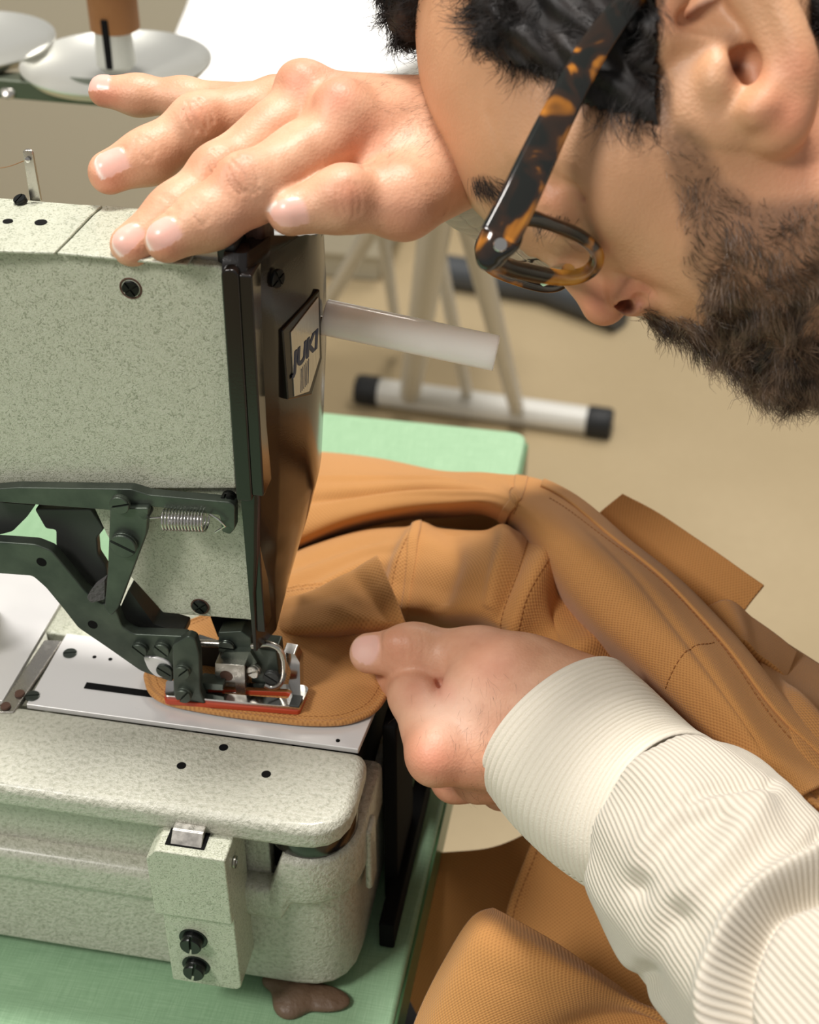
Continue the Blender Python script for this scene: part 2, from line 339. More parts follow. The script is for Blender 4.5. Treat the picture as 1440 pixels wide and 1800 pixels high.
def nets(f, lo, hi, h):
    """mesh of f = 0 inside the box, in the units of f"""
    lo = np.array(lo, np.float32); hi = np.array(hi, np.float32); B = 12
    nb = np.ceil((hi-lo)/(h*B)).astype(int); n = nb*B+1
    D = np.full(n, 1e3, np.float32)
    ic = np.stack(np.meshgrid(*[np.arange(k) for k in nb], indexing='ij'), -1).reshape(-1, 3)
    cen = lo+(ic+.5)*B*h; dc = f(cen); rad = B*h*.87*1.35+h*3
    sgn = np.where(dc < 0, -1e3, 1e3)
    g = np.stack(np.meshgrid(*[np.arange(B+1)]*3, indexing='ij'), -1).reshape(-1, 3).astype(np.float32)
    for k0 in range(0, len(ic), 256):
        for q in range(k0, min(k0+256, len(ic))):
            if abs(dc[q]) >= rad:
                a = ic[q]*B; D[a[0]:a[0]+B+1, a[1]:a[1]+B+1, a[2]:a[2]+B+1] = sgn[q]
    act = np.where(np.abs(dc) < rad)[0]
    for k0 in range(0, len(act), 128):
        qs = act[k0:k0+128]; pts = lo+(ic[qs][:, None, :]*B+g[None])*h
        v = f(pts.reshape(-1, 3)).reshape(len(qs), B+1, B+1, B+1)
        for j, q in enumerate(qs):
            a = ic[q]*B; D[a[0]:a[0]+B+1, a[1]:a[1]+B+1, a[2]:a[2]+B+1] = v[j]
    S = D < 0
    cs = [S[i:n[0]-1+i, j:n[1]-1+j, k:n[2]-1+k] for i in (0, 1) for j in (0, 1) for k in (0, 1)]
    cnt = sum(c.astype(np.int8) for c in cs); cell = (cnt > 0) & (cnt < 8)
    idx = np.full(cell.shape, -1, np.int64); loc = np.argwhere(cell); idx[tuple(loc.T)] = np.arange(len(loc))
    acc = np.zeros((len(loc), 3)); wt = np.zeros(len(loc))
    cor = [(i, j, k) for i in (0, 1) for j in (0, 1) for k in (0, 1)]
    val = {c: D[loc[:, 0]+c[0], loc[:, 1]+c[1], loc[:, 2]+c[2]] for c in cor}
    for c in cor:
        for ax in range(3):
            if c[ax] == 0:
                c2 = list(c); c2[ax] = 1; c2 = tuple(c2); a, b = val[c], val[c2]; x = (a < 0) != (b < 0)
                t = np.where(x, a/np.where(x, a-b, 1), 0); t = np.clip(t, 0, 1); p = np.array(c, float)[None].repeat(len(loc), 0); p[:, ax] = t
                acc[x] += p[x]; wt[x] += 1
    V = lo+(loc+acc/wt[:, None])*h
    faces = []
    for ax in range(3):
        a1, a2 = (ax+1) % 3, (ax+2) % 3
        sl0 = [slice(1, n[i]-1) for i in range(3)]; sl1 = list(sl0); sl0[ax] = slice(0, n[ax]-1); sl1[ax] = slice(1, n[ax])
        s0, s1 = S[tuple(sl0)], S[tuple(sl1)]; e = np.argwhere(s0 != s1); off = np.ones(3, int); off[ax] = 0
        flip = s0[tuple(e.T)]; e = e+off
        def I(d1, d2):
            q = e.copy(); q[:, a1] -= d1; q[:, a2] -= d2; return idx[tuple(q.T)]
        q = np.stack([I(0, 0), I(1, 0), I(1, 1), I(0, 1)], 1); q[~flip] = q[~flip][:, ::-1]; faces.append(q)
    Fq = np.concatenate(faces); Fq = Fq[(Fq >= 0).all(1)]
    # pull onto the exact surface
    for _ in range(2):
        e = h*.4; d = f(V.astype(np.float32)); G = np.stack([f((V+np.eye(3)[i]*e).astype(np.float32))-f((V-np.eye(3)[i]*e).astype(np.float32)) for i in range(3)], 1)/(2*e)
        g2 = (G**2).sum(1); st = (d/np.maximum(g2, .2))[:, None]*G; l = np.linalg.norm(st, axis=1, keepdims=True); st *= np.minimum(1, h*.6/np.maximum(l, 1e-9)); V = V-st
    return V, Fq
def fast_mesh(V, Fq, name='m'):
    me = bpy.data.meshes.new(name); me.vertices.add(len(V)); me.vertices.foreach_set('co', np.asarray(V, np.float32).ravel())
    me.loops.add(Fq.size); me.loops.foreach_set('vertex_index', Fq.ravel().astype(np.int32)); me.polygons.add(len(Fq))
    k = Fq.shape[1]; me.polygons.foreach_set('loop_start', np.arange(0, Fq.size, k, dtype=np.int32)); me.update(calc_edges=True); me.validate(); return me
def K(px, py, d):                                             # camera frame, millimetres, d in mm
    return np.array([(px-720)/F*d, (py-900)/F*d, d], np.float32)
def toW(V): return (np.asarray(V)/1000)@ROT+CAM
def toPx(V): return np.stack([720+F*V[:, 0]/V[:, 2], 900+F*V[:, 1]/V[:, 2]], 1)
# ================================================================== PERSON
def groove(pts, w, dep, rng=9):                                 # a crease (dep > 0) or ridge (dep < 0) along a polyline
    P_ = [np.array(p, np.float32) for p in pts]
    def f(p):
        out = np.zeros(p.shape[:-1], np.float32)
        lo = np.min(P_, 0)-rng; hi = np.max(P_, 0)+rng; m_ = ((p > lo) & (p < hi)).all(-1)
        if not m_.any(): return out
        q = p[m_]; d = np.full(len(q), 1e9, np.float32)
        for a, b in zip(P_[:-1], P_[1:]):
            ba = b-a; h = np.clip((q-a)@ba/float(ba@ba), 0, 1); d = np.minimum(d, np.sqrt(((q-a-h[:, None]*ba)**2).sum(1)))
        out[m_] = dep*np.exp(-(d/w)**2); return out
    return f
NAILS = []
def nail(c, along, nrm, a, b):
    c = np.array(c, np.float32); al = np.array(along, float); nn = np.array(nrm, float); al /= np.linalg.norm(al); nn -= al*(nn@al); nn /= np.linalg.norm(nn); s = np.cross(nn, al)
    Fm = np.stack([al, s, nn]).astype(np.float32); NAILS.append((c, Fm, a, b))
    def f(p):
        out = np.zeros(p.shape[:-1], np.float32); m_ = (((p-c)**2).sum(-1) < 144)
        if not m_.any(): return out
        q = (p[m_]-c)@Fm.T; e = ((np.abs(q[:, 0])/a)**3+(np.abs(q[:, 1])/b)**3)**(1/3)
        up = 1/(1+np.exp(-(q[:, 2])*1.5))
        out[m_] = up*(.55*np.exp(-((e-1.08)/.12)**2)-.35/(1+np.exp((e-1)*18))); return out
    return f
def nail_mask(V):
    o = np.zeros(len(V))
    for c, Fm, a, b in NAILS:
        q = (V-c)@Fm.T; e = ((np.abs(q[:, 0])/a)**3+(np.abs(q[:, 1])/b)**3)**(1/3)
        o = np.maximum(o, (1/(1+np.exp((e-.98)*30)))*(q[:, 2] > -3.5))
    return o
def nail_edge(V):
    o = np.zeros(len(V))
    for c, Fm, a, b in NAILS:
        q = (V-c)@Fm.T; e = ((np.abs(q[:, 0])/a)**3+(np.abs(q[:, 1])/b)**3)**(1/3); o = np.maximum(o, np.exp(-((e-.93)/.1)**2)*(q[:, 0] > .35*a)*(q[:, 2] > -3.5))
    return o
def wob(s, amp, seed=0):                                        # soft lumpy displacement
    rg = np.random.RandomState(seed); ks = rg.normal(size=(7, 3))*s; ph = rg.rand(7)*6.28
    def f(p): return amp*sum(np.sin(p@k.astype(np.float32)+h) for k, h in zip(ks, ph))/2.6
    return f
def spline(P_, n):
    P_ = np.array(P_, float); k = len(P_); E_ = np.vstack([2*P_[0]-P_[1], P_, 2*P_[-1]-P_[-2]]); t = np.linspace(0, k-1, n); i = np.clip(t.astype(int), 0, k-2); f = (t-i)[:, None]; a, b, c, d = E_[i], E_[i+1], E_[i+2], E_[i+3]
    return .5*(2*b+(c-a)*f+(2*a-5*b+4*c-d)*f*f+(3*b-a-3*c+d)*f**3)
# ---- right hand, reaching over the machine (upper one)
def G(ops): return field(ops)
fi = chain([K(612, 214, 506), K(446, 331, 492), K(366, 383, 488), K(294, 421, 485)], [12.2, 10.6, 9.9, 7.7])
fm_ = chain([K(545, 181, 520), K(392, 308, 509), K(308, 376, 502), K(231, 430, 496)], [12.2, 10.2, 9.3, 7.3])
fr = chain([K(486, 186, 537), K(350, 217, 531), K(262, 275, 528), K(193, 304, 525)], [10.6, 9.6, 9.2, 7.7])
fp = chain([K(442, 190, 552), K(322, 172, 560), K(244, 168, 562), K(183, 160, 563)], [9.2, 6.9, 6.7, 6.0])
ft = chain([K(790, 296, 520), K(706, 350, 499), K(604, 352, 492), K(512, 374, 489)], [14, 12.2, 9.9, 7.9])
palm = [('+', cone(K(612, 214, 506), K(800, 240, 530), 12.2, 17.5), 0), ('+', cone(K(545, 181, 520), K(800, 232, 535), 12.2, 17), 12),
        ('+', cone(K(486, 186, 537), K(800, 245, 545), 10.6, 16), 12), ('+', cone(K(442, 190, 552), K(790, 270, 552), 9.2, 15), 10),
        ('+', cone(K(706, 350, 499), K(800, 290, 522), 12.5, 16), 10), ('+', ell(K(700, 295, 515), [22, 13, 15]), 10),
        ('+', cone(K(805, 246, 535), K(860, 275, 548), 17.8, 18.5), 10), ('+', cone(K(860, 275, 548), K(1080, 380, 610), 18.5, 27), 10)]
def fing(c, k=6): return G([('+', c[0], 0)]+[('+', g, k) for g in c[1:]])
opsA = list(palm)+[('+', fing(ft, 7), 4), ('+', fing(fi), 2.2), ('+', fing(fm_), 2.2), ('+', fing(fr), 2.2), ('+', fing(fp), 2.2),
    ('+', ell(K(588, 178, 500), [7, 6, 6]), 9), ('+', ell(K(530, 140, 515), [7, 5.5, 7]), 9),
    ('+', ell(K(420, 306, 486), [7, 6, 6]), 7), ('+', ell(K(382, 290, 503), [6.5, 5.5, 6]), 6), ('+', ell(K(347, 204, 524), [7, 6, 6]), 6),
    ('+', ell(K(604, 335, 486), [8, 7, 7]), 6),
    ('~', groove([K(596, 312, 492), K(640, 297, 495), K(700, 291, 500), K(756, 286, 506)], 1.4, 2.2), 0),
    ('~', groove([K(640, 297, 486), K(668, 262, 490), K(684, 240, 492)], 1.3, .7), 0),
    ('~', groove([K(560, 225, 492), K(520, 175, 500), K(470, 150, 512)], 6, 1.0, 14), 0),
    ('~', groove([K(500, 250, 492), K(540, 215, 496), K(570, 160, 502)], 4.5, 1.3, 12), 0),
    ('~', wob(.12, .18, 3), 0)]
def pgroove(pts, w, dep, d0, d1):
    """a skin crease that follows the surface: pts in px, between the depths d0 and d1 (mm)"""
    P_ = [np.array(p, np.float32) for p in pts]; lo = np.min(P_, 0)-3*w; hi = np.max(P_, 0)+3*w
    def f(p):
        out = np.zeros(p.shape[:-1], np.float32); z = p[..., 2]; x = 720+F*p[..., 0]/z; y = 900+F*p[..., 1]/z
        m_ = (x > lo[0]) & (x < hi[0]) & (y > lo[1]) & (y < hi[1]) & (z > d0) & (z < d1)
        if not m_.any(): return out
        q = np.stack([x[m_], y[m_]], -1); d = np.full(len(q), 1e9, np.float32)
        for a, b in zip(P_[:-1], P_[1:]):
            ba = b-a; h = np.clip((q-a)@ba/float(ba@ba), 0, 1); d = np.minimum(d, np.sqrt(((q-a-h[:, None]*ba)**2).sum(1)))
        out[m_] = dep*np.exp(-(d/w)**2); return out
    return f
WR = []
def wrinkles(px, d, along, n, gap, half, dep=.55, w=3.2):
    """short creases across a finger joint"""
    al = np.array(along, float); al /= np.linalg.norm(al); pr = np.array([-al[1], al[0]]); out = []; rg = np.random.RandomState(int(px[0]))
    for i in range(n):
        o = (i-(n-1)/2)*gap+rg.normal()*1.2; h = half*(1-.3*abs(i-(n-1)/2)/(n/2))*(.85+.3*rg.rand()); sg = 1 if i >= n/2 else -1; c = np.array(px)+al*o
        pts = [c+pr*(h*t+rg.normal()*.8)+al*(5*(1-t*t))*sg for t in (-1, -.5, 0, .5, 1)]; WR.append(pts); out.append(('~', pgroove(pts, w, dep*(.7+.5*rg.rand()), d-16, d+10), 0))
    return out
opsA += wrinkles((424, 310), 483, (-.84, .55), 5, 11, 36)+wrinkles((352, 372), 479, (-.85, .5), 3, 9, 28, .35)
opsA += wrinkles((386, 288), 500, (-.8, .6), 4, 10, 26)+wrinkles((296, 362), 494, (-.75, .65), 3, 9, 22, .35)
opsA += wrinkles((348, 203), 522, (-.85, .5), 4, 11, 30)+wrinkles((256, 260), 520, (-.85, .5), 3, 9, 24, .3)
opsA += wrinkles((612, 350), 483, (-1, .1), 4, 11, 30, .25)
opsA += [('~', nail(K(284, 412, 478), (-.83, .5, 0), (-.25, -.72, -.6), 6.2, 5.2), 0), ('~', nail(K(222, 418, 489), (-.7, .7, 0), (-.5, -.6, -.6), 6, 4.9), 0),
         ('~', nail(K(196, 286, 518), (-.9, .4, 0), (-.25, -.75, -.6), 5.8, 4.8), 0), ('~', nail(K(172, 142, 558), (-1, 0, .1), (-.1, -.95, -.2), 5, 4), 0),
         ('~', nail(K(504, 378, 481), (-.96, .22, 0), (-.1, -.1, -1), 7, 5.8), 0)]
# ---- left hand, pinching the flap (lower one)
bt = chain([K(960, 1215, 588), K(842, 1160, 598), K(728, 1147, 606), K(650, 1148, 613)], [15, 12.2, 10.4, 8.6])
bi = chain([K(772, 1322, 572), K(730, 1226, 596), K(706, 1196, 622), K(668, 1190, 634)], [12.6, 9.8, 8.5, 7.5])
bm_ = chain([K(930, 1372, 592), K(800, 1369, 602), K(760, 1310, 628), K(800, 1270, 640)], [11, 8.9, 8.5, 8])
br = chain([K(965, 1372, 602), K(882, 1384, 610), K(830, 1330, 640), K(860, 1290, 650)], [11, 8.6, 8, 7.5])
bp = chain([K(1000, 1360, 612), K(930, 1370, 622), K(890, 1330, 650)], [10, 7.5, 7])
opsB = [('+', cone(K(862, 1167, 599), K(1035, 1235, 584), 13.5, 16), 0), ('+', cone(K(835, 1250, 584), K(1025, 1290, 576), 13, 17), 15),
        ('+', cone(K(772, 1322, 572), K(1000, 1340, 576), 12.6, 15), 12), ('+', cone(K(842, 1366, 590), K(1010, 1350, 588), 11, 15), 10),
        ('+', ell(K(905, 1225, 585), [26, 24, 14]), 14), ('+', cone(K(1030, 1285, 580), K(1310, 1570, 505), 24, 31), 14),
        ('+', fing(bt, 9), 3.5), ('+', fing(bi, 6), 3), ('+', fing(bm_, 5), 2.2), ('+', fing(br, 5), 2.2), ('+', fing(bp, 5), 2.2),
        ('+', ell(K(760, 1330, 566), [7, 9, 8]), 8), ('+', ell(K(716, 1128, 599), [9, 5.5, 6]), 7),
        ('~', groove([K(700, 1199, 606), K(740, 1202, 600), K(775, 1205, 592)], 1.7, 1.6), 0),
        ('~', groove([K(778, 1205, 590), K(788, 1222, 588), K(775, 1235, 590)], 1.6, .7), 0),
        ('~', groove([K(760, 1238, 585), K(728, 1222, 590)], 3, .9), 0),
        ('~', groove([K(806, 1152, 583), K(850, 1190, 580), K(900, 1260, 572), K(930, 1330, 565)], 8, -.7, 18), 0),
        ('~', groove([K(830, 1170, 584), K(900, 1200, 575), K(980, 1240, 566)], 6, .8, 16), 0),
        ('~', wob(.12, .2, 5), 0), ('~', nail(K(636, 1140, 605), (-.98, .12, .1), (-.35, -.45, -.85), 8.2, 6.4), 0)]
opsB += wrinkles((722, 1132), 596, (-1, .05), 5, 9, 26, .2)
# ---- head (left profile towards the camera)
AF = np.array([-.54, .84, 0]); AU = np.array([-.84, -.54, 0]); AL = np.array([0, 0, 1.]); AX = np.stack([AF, AU, AL])
E1 = lambda px, py, d, r, ax=AX: ell(K(px, py, d), r, ax)
opsH = [('+', E1(1172, 12, 512, (90, 86, 61)), 0),
    ('+', E1(1030, 150, 507, (44, 44, 53)), 24),
    ('+', E1(905, 292, 505, (12, 13, 30)), 18),                                   # brow ridge
    ('+', E1(1068, 305, 500, (30, 34, 50)), 22),                                  # orbit / upper cheek
    ('+', cone(K(1100, 338, 471), K(1250, 205, 456), 10, 11), 20), ('+', ell(K(1052, 300, 472), [13, 15, 8]), 18),                # cheekbone
    ('+', E1(1190, 420, 502, (24, 32, 40)), 12),                                  # mid face
    ('+', E1(1300, 410, 492, (34, 44, 42)), 16), ('+', cone(K(1262, 486, 500), K(1345, 555, 503), 14.5, 13.5), 10),
    ('+', E1(1385, 608, 504, (14.5, 15, 19)), 10),                                  # chin
    ('+', cone(K(1395, 585, 490), K(1480, 330, 464), 14, 20), 16),                # jaw
    ('+', cone(K(1470, 230, 505), K(1900, 470, 500), 58, 66), 24),                # neck
    ('-', E1(958, 366, 470, (8, 10, 10)), 12),                                    # eye socket
    ('+', ell(K(992, 352, 473), [11, 10.5, 10]), 5),                              # eyeball under lid
    ('+', cone(K(1008, 392, 505), K(1030, 465, 505), 9.3, 8.2), 8),               # nose bridge
    ('+', cone(K(1030, 465, 505), K(1062, 532, 504), 8.6, 8.0), 6),
    ('+', ell(K(1108, 512, 492), [7.5, 8.5, 6.5]), 5), ('+', ell(K(1108, 512, 516), [7.5, 8.5, 6.5]), 5),   # wings
    ('-', cone(K(1090, 553, 484), K(1122, 531, 486), 1.3, 2.6), 1.2), ('-', cone(K(1104, 543, 488), K(1085, 520, 498), 2.4, 2.4), 1.5), ('-', cone(K(1090, 553, 517), K(1122, 531, 515), 1.3, 2.6), 1.2),
    ('~', groove([K(1150, 508, 484), K(1128, 482, 482), K(1095, 486, 484)], 1.8, 1.3), 0),
    ('~', groove([K(1150, 512, 480), K(1190, 540, 474), K(1230, 570, 478)], 4, 1.2, 12), 0),
    ('+', cone(K(1162, 532, 505), K(1235, 560, 505), 5.2, 5.5), 6),               # upper lip
    ('+', cone(K(1258, 578, 496), K(1262, 580, 514), 4.8, 4.8), 4), ('+', cone(K(1292, 596, 497), K(1296, 596, 513), 5, 5), 4),
    ('~', groove([K(1275, 604, 505), K(1290, 576, 488), K(1304, 552, 476)], 1.6, 2.2), 0),
    ('~', groove([K(968, 328, 463), K(985, 322, 460), K(1010, 330, 459), K(1035, 350, 460)], 1.3, 1.2), 0),   # lid crease
    ('~', groove([K(958, 372, 466), K(985, 385, 463), K(1012, 384, 462)], 1.1, 1.0), 0),
    ('~', groove([K(1000, 400, 466), K(1050, 430, 466), K(1090, 480, 470)], 6, .9, 16), 0),
    ('~', pgroove(spline([(1340, -20), (1372, 50), (1388, 110), (1384, 160), (1362, 196)], 14).tolist(), 7.5, 1.7, 405, 452), 0), ('~', pgroove([(1190, 24), (1235, 58), (1300, 72)], 7, 2.4, 405, 456), 0),
    ('~', pgroove([(1130, 495), (1165, 520), (1210, 560)], 14, .8, 455, 500), 0), ('~', pgroove([(962, 400), (1000, 415), (1040, 440)], 5, .5, 455, 495), 0),
    ('~', pgroove([(905, 300), (880, 270), (860, 200)], 7, .25, 430, 500), 0), ('~', wob(.07, .25, 8), 0)]
# ear
ED = 444
hx = [(1166, 90), (1172, 50), (1180, 10), (1196, -34), (1240, -72), (1300, -72), (1346, -36), (1372, 10), (1395, 62), (1409, 115), (1407, 168), (1392, 214), (1366, 236)]
hr = [2.6, 3.0, 3.6, 3.8, 3.8, 3.8, 3.8, 3.8, 4.0, 4.1, 4.3, 4.8, 5.0]
hd = [ED-2, ED-5, ED-8, ED-11, ED-13, ED-14, ED-15, ED-15, ED-15, ED-14, ED-11, ED-8, ED-4]
hq = np.stack([np.array(hx)[:, 0], np.array(hx)[:, 1], hd, hr], 1)
hq = spline(hq, 40); hc = [cone(K(*hq[i][:3]), K(*hq[i+1][:3]), hq[i][3], hq[i+1][3]) for i in range(39)]
an = [(1288, -30), (1330, 22), (1356, 80), (1368, 130), (1352, 176), (1326, 200)]
an = spline(an, 18); ac = [cone(K(an[i][0], an[i][1], ED-10), K(an[i+1][0], an[i+1][1], ED-10), 3.4, 3.4) for i in range(17)]
opsE = [('+', ell(K(1312, 70, ED), [17, 28, 6.0], [[.93, .37, 0], [-.37, .93, 0], [0, 0, 1]]), 0), ('+', cone(K(1222, 90, 455), K(1268, 190, 457), 11, 13), 14), ('+', cone(K(1268, 190, 457), K(1345, 262, 466), 13, 14), 12),
        ('+', cone(K(1330, 200, ED-3), K(1352, 222, ED-4), 7, 5), 8),
        ('+', G([('+', hc[0], 0)]+[('+', g, 3) for g in hc[1:]]), 3.5), ('+', G([('+', ac[0], 0)]+[('+', g, 4) for g in ac[1:]]), 4.5),
        ('+', cone(K(1180, 60, ED-5), K(1306, 78, ED-4), 3.4, 3), 4),                 # crus of the helix
        ('+', ell(K(1262, 132, ED-7), [5, 7, 4.5]), 4),                              # tragus
        
        ('-', G([('+', cone(K(1310, 116, ED-5), K(1326, 172, ED-3), 6.2, 3.6), 0), ('+', cone(K(1290, 118, ED-2), K(1290, 122, ED+12), 4.4, 3.2), 4)]), 3),
        ('-', cone(K(1202, 30, ED-9), K(1300, 70, ED-10), 2.4, 1.6), 2.5),
        ('-', cone(K(1330, -34, ED-13), K(1375, 60, ED-14), 1.7, 1.4), 2), ('-', cone(K(1375, 60, ED-14), K(1383, 150, ED-13), 1.4, 1.0), 2),
        ('~', wob(.1, .12, 9), 0)]
opsH.append(('+', G(opsE), 12))
def mirror_ear(f):                                                 # the other ear, across the sagittal plane d ~ 508
    def g(p):
        q = p.copy(); q[..., 2] = 1016-q[..., 2]; s = q[..., 2:3]/p[..., 2:3]; return f(q)
    return g
def attrs(me, **kw):
    for k, v in kw.items():
        a = me.attributes.new(k, 'FLOAT', 'POINT'); a.data.foreach_set('value', np.asarray(v, np.float32))
def spots(px, lst):
    o = np.zeros(len(px))
    for x, y, r, w in lst: o = np.maximum(o, w*np.exp(-((px[:, 0]-x)**2+(px[:, 1]-y)**2)/(r*r)))
    return o
def sdpoly(px, poly):                                              # signed distance to a polygon in px, inside positive
    P_ = np.array(poly, float); Q = np.roll(P_, -1, 0); d = np.full(len(px), 1e9); ins = np.zeros(len(px), bool)
    for a, b in zip(P_, Q):
        ba = b-a; t = np.clip((px-a)@ba/(ba@ba), 0, 1); d = np.minimum(d, np.linalg.norm(px-a-t[:, None]*ba, axis=1))
        c = ((a[1] > px[:, 1]) != (b[1] > px[:, 1])); ins ^= c & (px[:, 0] < (b[0]-a[0])*(px[:, 1]-a[1])/(b[1]-a[1]+1e-12)+a[0])
    return np.where(ins, d, -d)
def box_px(pts, pad):                                              # mm box round K points
    a = np.array(pts); return a.min(0)-pad, a.max(0)+pad
person = thing('person', 'bearded man in glasses and cream corduroy sweatshirt leaning over the sewing machine', 'person', at(1700, 1500, .62))
HS = float(globals().get('HS', 1.1)); HH = HS*.75
fA = field(opsA); VA, FA = nets(fA, *box_px([K(150, 160, 566), K(294, 440, 480), K(1080, 380, 620), K(560, 110, 500)], 16), HH)
fB = field(opsB); VB, FB = nets(fB, *box_px([K(640, 1148, 640), K(772, 1400, 560), K(1310, 1590, 500), K(860, 1120, 600)], 22), HH)
fH = field(opsH); lo, hi = box_px([K(700, -190, 512), K(1400, 700, 512), K(1600, 300, 560), K(1300, 100, 436)], 6)
lo[2] = 412; hi[2] = 590; hi[0] = 215; VH, FH = nets(fH, lo, hi, HS)
pxA, pxB, pxH = toPx(VA), toPx(VB), toPx(VH)
redA = spots(pxA, [(590, 165, 40, 1), (528, 132, 40, .9), (290, 440, 34, .8), (235, 448, 28, .8), (195, 325, 40, 1), (180, 175, 40, 1), (440, 400, 60, .5), (610, 350, 40, .7), (700, 400, 70, .6), (345, 195, 28, .5), (650, 240, 60, .5), (420, 310, 40, .35)])
redB = spots(pxB, [(755, 1340, 60, 1), (690, 1150, 50, .5), (780, 1215, 26, .9), (850, 1160, 70, .5), (800, 1385, 70, .9), (900, 1395, 90, .8), (960, 1350, 60, .5), (730, 1215, 40, .6)])
redH = spots(pxH, [(1062, 535, 60, 1), (1110, 520, 45, 1), (1385, 200, 60, .9), (1180, 20, 40, .5), (1400, 120, 50, .7), (1010, 370, 40, .4), (1265, 598, 26, 1), (970, 350, 40, .5), (1340, 130, 40, .5), (1420, 280, 90, .6)])
paleB = spots(pxB, [(780, 1250, 55, .6), (640, 1150, 20, .4)])
BEARD = [(1148, 218), (1200, 196), (1242, 245), (1275, 318), (1330, 352), (1400, 348), (1560, 330), (1560, 760), (1360, 760), (1318, 690), (1296, 640), (1250, 612), (1190, 592), (1128, 566), (1132, 540), (1180, 556), (1236, 566), (1234, 520), (1200, 468), (1206, 420), (1188, 350), (1170, 290)]
HAIR = [(560, -400), (590, -20), (640, -60), (806, -60), (832, 12), (842, 66), (872, 104), (930, 128), (985, 150), (1010, 178), (1046, 196), (1105, 206), (1150, 226), (1196, 216), (1178, 150), (1163, 100), (1163, 20), (1200, -60), (1300, -95), (1370, -40), (1400, 20), (1440, 70), (1620, 110), (1700, -400)]
BROW = [(828, 314), (850, 306), (905, 328), (925, 340), (915, 349), (850, 338), (832, 331)]
sb = sdpoly(pxH, BEARD); sh = sdpoly(pxH, HAIR)
beard = np.clip(sb/26+.35, 0, 1)*.85; 
beard = np.maximum(beard, np.clip(sh/8+.6, 0, 1)); bl_ = np.clip((1190-pxH[:, 0])/14, 0, 1); bl_ = np.maximum(bl_, np.clip((pxH[:, 1]-196)/40, 0, 1)); bl_ = np.where((pxH[:, 0] > 1160) & (VH[:, 2] < 470) & (pxH[:, 0] < 1420), bl_, 1); beard = beard*bl_
beard = np.maximum(beard, .4*np.clip(sdpoly(pxH, BROW)/6+.6, 0, 1))
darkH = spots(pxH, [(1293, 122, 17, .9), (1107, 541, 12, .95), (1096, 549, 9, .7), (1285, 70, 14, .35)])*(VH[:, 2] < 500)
toneless = lambda n: np.zeros(n)
V = np.concatenate([VA, VB, VH]); Fq = np.concatenate([FA, FB+len(VA), FH+len(VA)+len(VB)])
me = fast_mesh(toW(V), Fq, 'body'); nA, nB, nH = len(VA), len(VB), len(VH)
attrs(me, tan=np.concatenate([toneless(nA+nB), np.ones(nH)]), edge=nail_edge(np.concatenate([VA, VB, VH])), red=np.concatenate([redA, redB, redH]), beard=np.concatenate([toneless(nA+nB), beard]), nail=np.concatenate([nail_mask(np.concatenate([VA, VB])), toneless(nH)]),
      pale=np.concatenate([toneless(nA), paleB, toneless(nH)]), dark=np.concatenate([toneless(nA+nB), darkH]))
body = link('body', me, 'skin', person)
# ---- hair strands: real tapered tubes rooted on the skin
def grad(f, V, e=.5): 
    G_ = np.stack([f((V+np.eye(3)[i]*e).astype(np.float32))-f((V-np.eye(3)[i]*e).astype(np.float32)) for i in range(3)], 1); return G_/np.linalg.norm(G_, axis=1, keepdims=True)
def curl(p, s, seed):
    rg = np.random.RandomState(seed); ks = rg.normal(size=(3, 4, 3))*s; ph = rg.rand(3, 4)*6.28
    return np.stack([sum(np.sin(p@ks[a, j]+ph[a, j]) for j in range(4))/2 for a in range(3)], 1)
def strands(f, V, pick, n, length, rad, dirv, lift, rnd, seg=5, sides=3, cs=.15, cw=.6, seed=1, scale=None):
    rg = np.random.RandomState(seed); ids = np.where(pick > 0)[0]; pr = pick[ids]/pick[ids].sum(); ids = rg.choice(ids, n, p=pr)
    P0 = V[ids]+rg.normal(size=(n, 3))*.5; Nn = grad(f, P0); D0 = np.array(dirv(toPx(P0), P0), float)
    D0 = D0-(D0*Nn).sum(1)[:, None]*Nn; D0 /= np.linalg.norm(D0, axis=1, keepdims=True)+1e-9
    Ln = length*(.5+rg.rand(n)*.9); 
    if scale is not None: Ln = Ln*scale[ids]
    pts = [P0-Nn*.3]; p = P0.copy(); off = rg.normal(size=(n, 3))*rnd
    for j in range(seg):
        t = (j+1)/seg; dd = D0+off+Nn*lift*(1-.8*t)+curl(p, cs, seed)*cw+curl(p, cs*3, seed+9)*cw*.4; dd /= np.linalg.norm(dd, axis=1, keepdims=True)
        p = p+dd*(Ln/seg)[:, None]; pts.append(p)
    pts = np.stack(pts, 1); T = np.gradient(pts, axis=1); T /= np.linalg.norm(T, axis=2, keepdims=True)+1e-9
    U = np.cross(T, Nn[:, None, :]+np.array([.3, .1, .2])); U /= np.linalg.norm(U, axis=2, keepdims=True)+1e-9; W = np.cross(T, U)
    tt = np.linspace(0, 1, seg+1); rr_ = rad*(1-.75*tt**2)*(.8+.4*rg.rand(n))[:, None]
    vs = np.stack([pts+rr_[..., None]*(U*math.cos(2*math.pi*s/sides)+W*math.sin(2*math.pi*s/sides)) for s in range(sides)], 2)
    vi = np.arange(n*(seg+1)*sides).reshape(n, seg+1, sides); nx = np.roll(vi, -1, 2)
    fq = np.stack([vi[:, :-1], nx[:, :-1], nx[:, 1:], vi[:, 1:]], -1).reshape(-1, 4)
    return vs.reshape(-1, 3), fq
def join_vf(lst):
    o = 0; vv = []; ff = []
    for v, f in lst: vv.append(v); ff.append(f+o); o += len(v)
    return np.concatenate(vv), np.concatenate(ff)
skinz = (VH[:, 2] < 520)
vis = (pxH[:, 0] < 1500)
notear = ~((pxH[:, 0] > 1160) & (pxH[:, 0] < 1425) & (pxH[:, 1] < 262) & (pxH[:, 1] > -120) & (VH[:, 2] < 447))
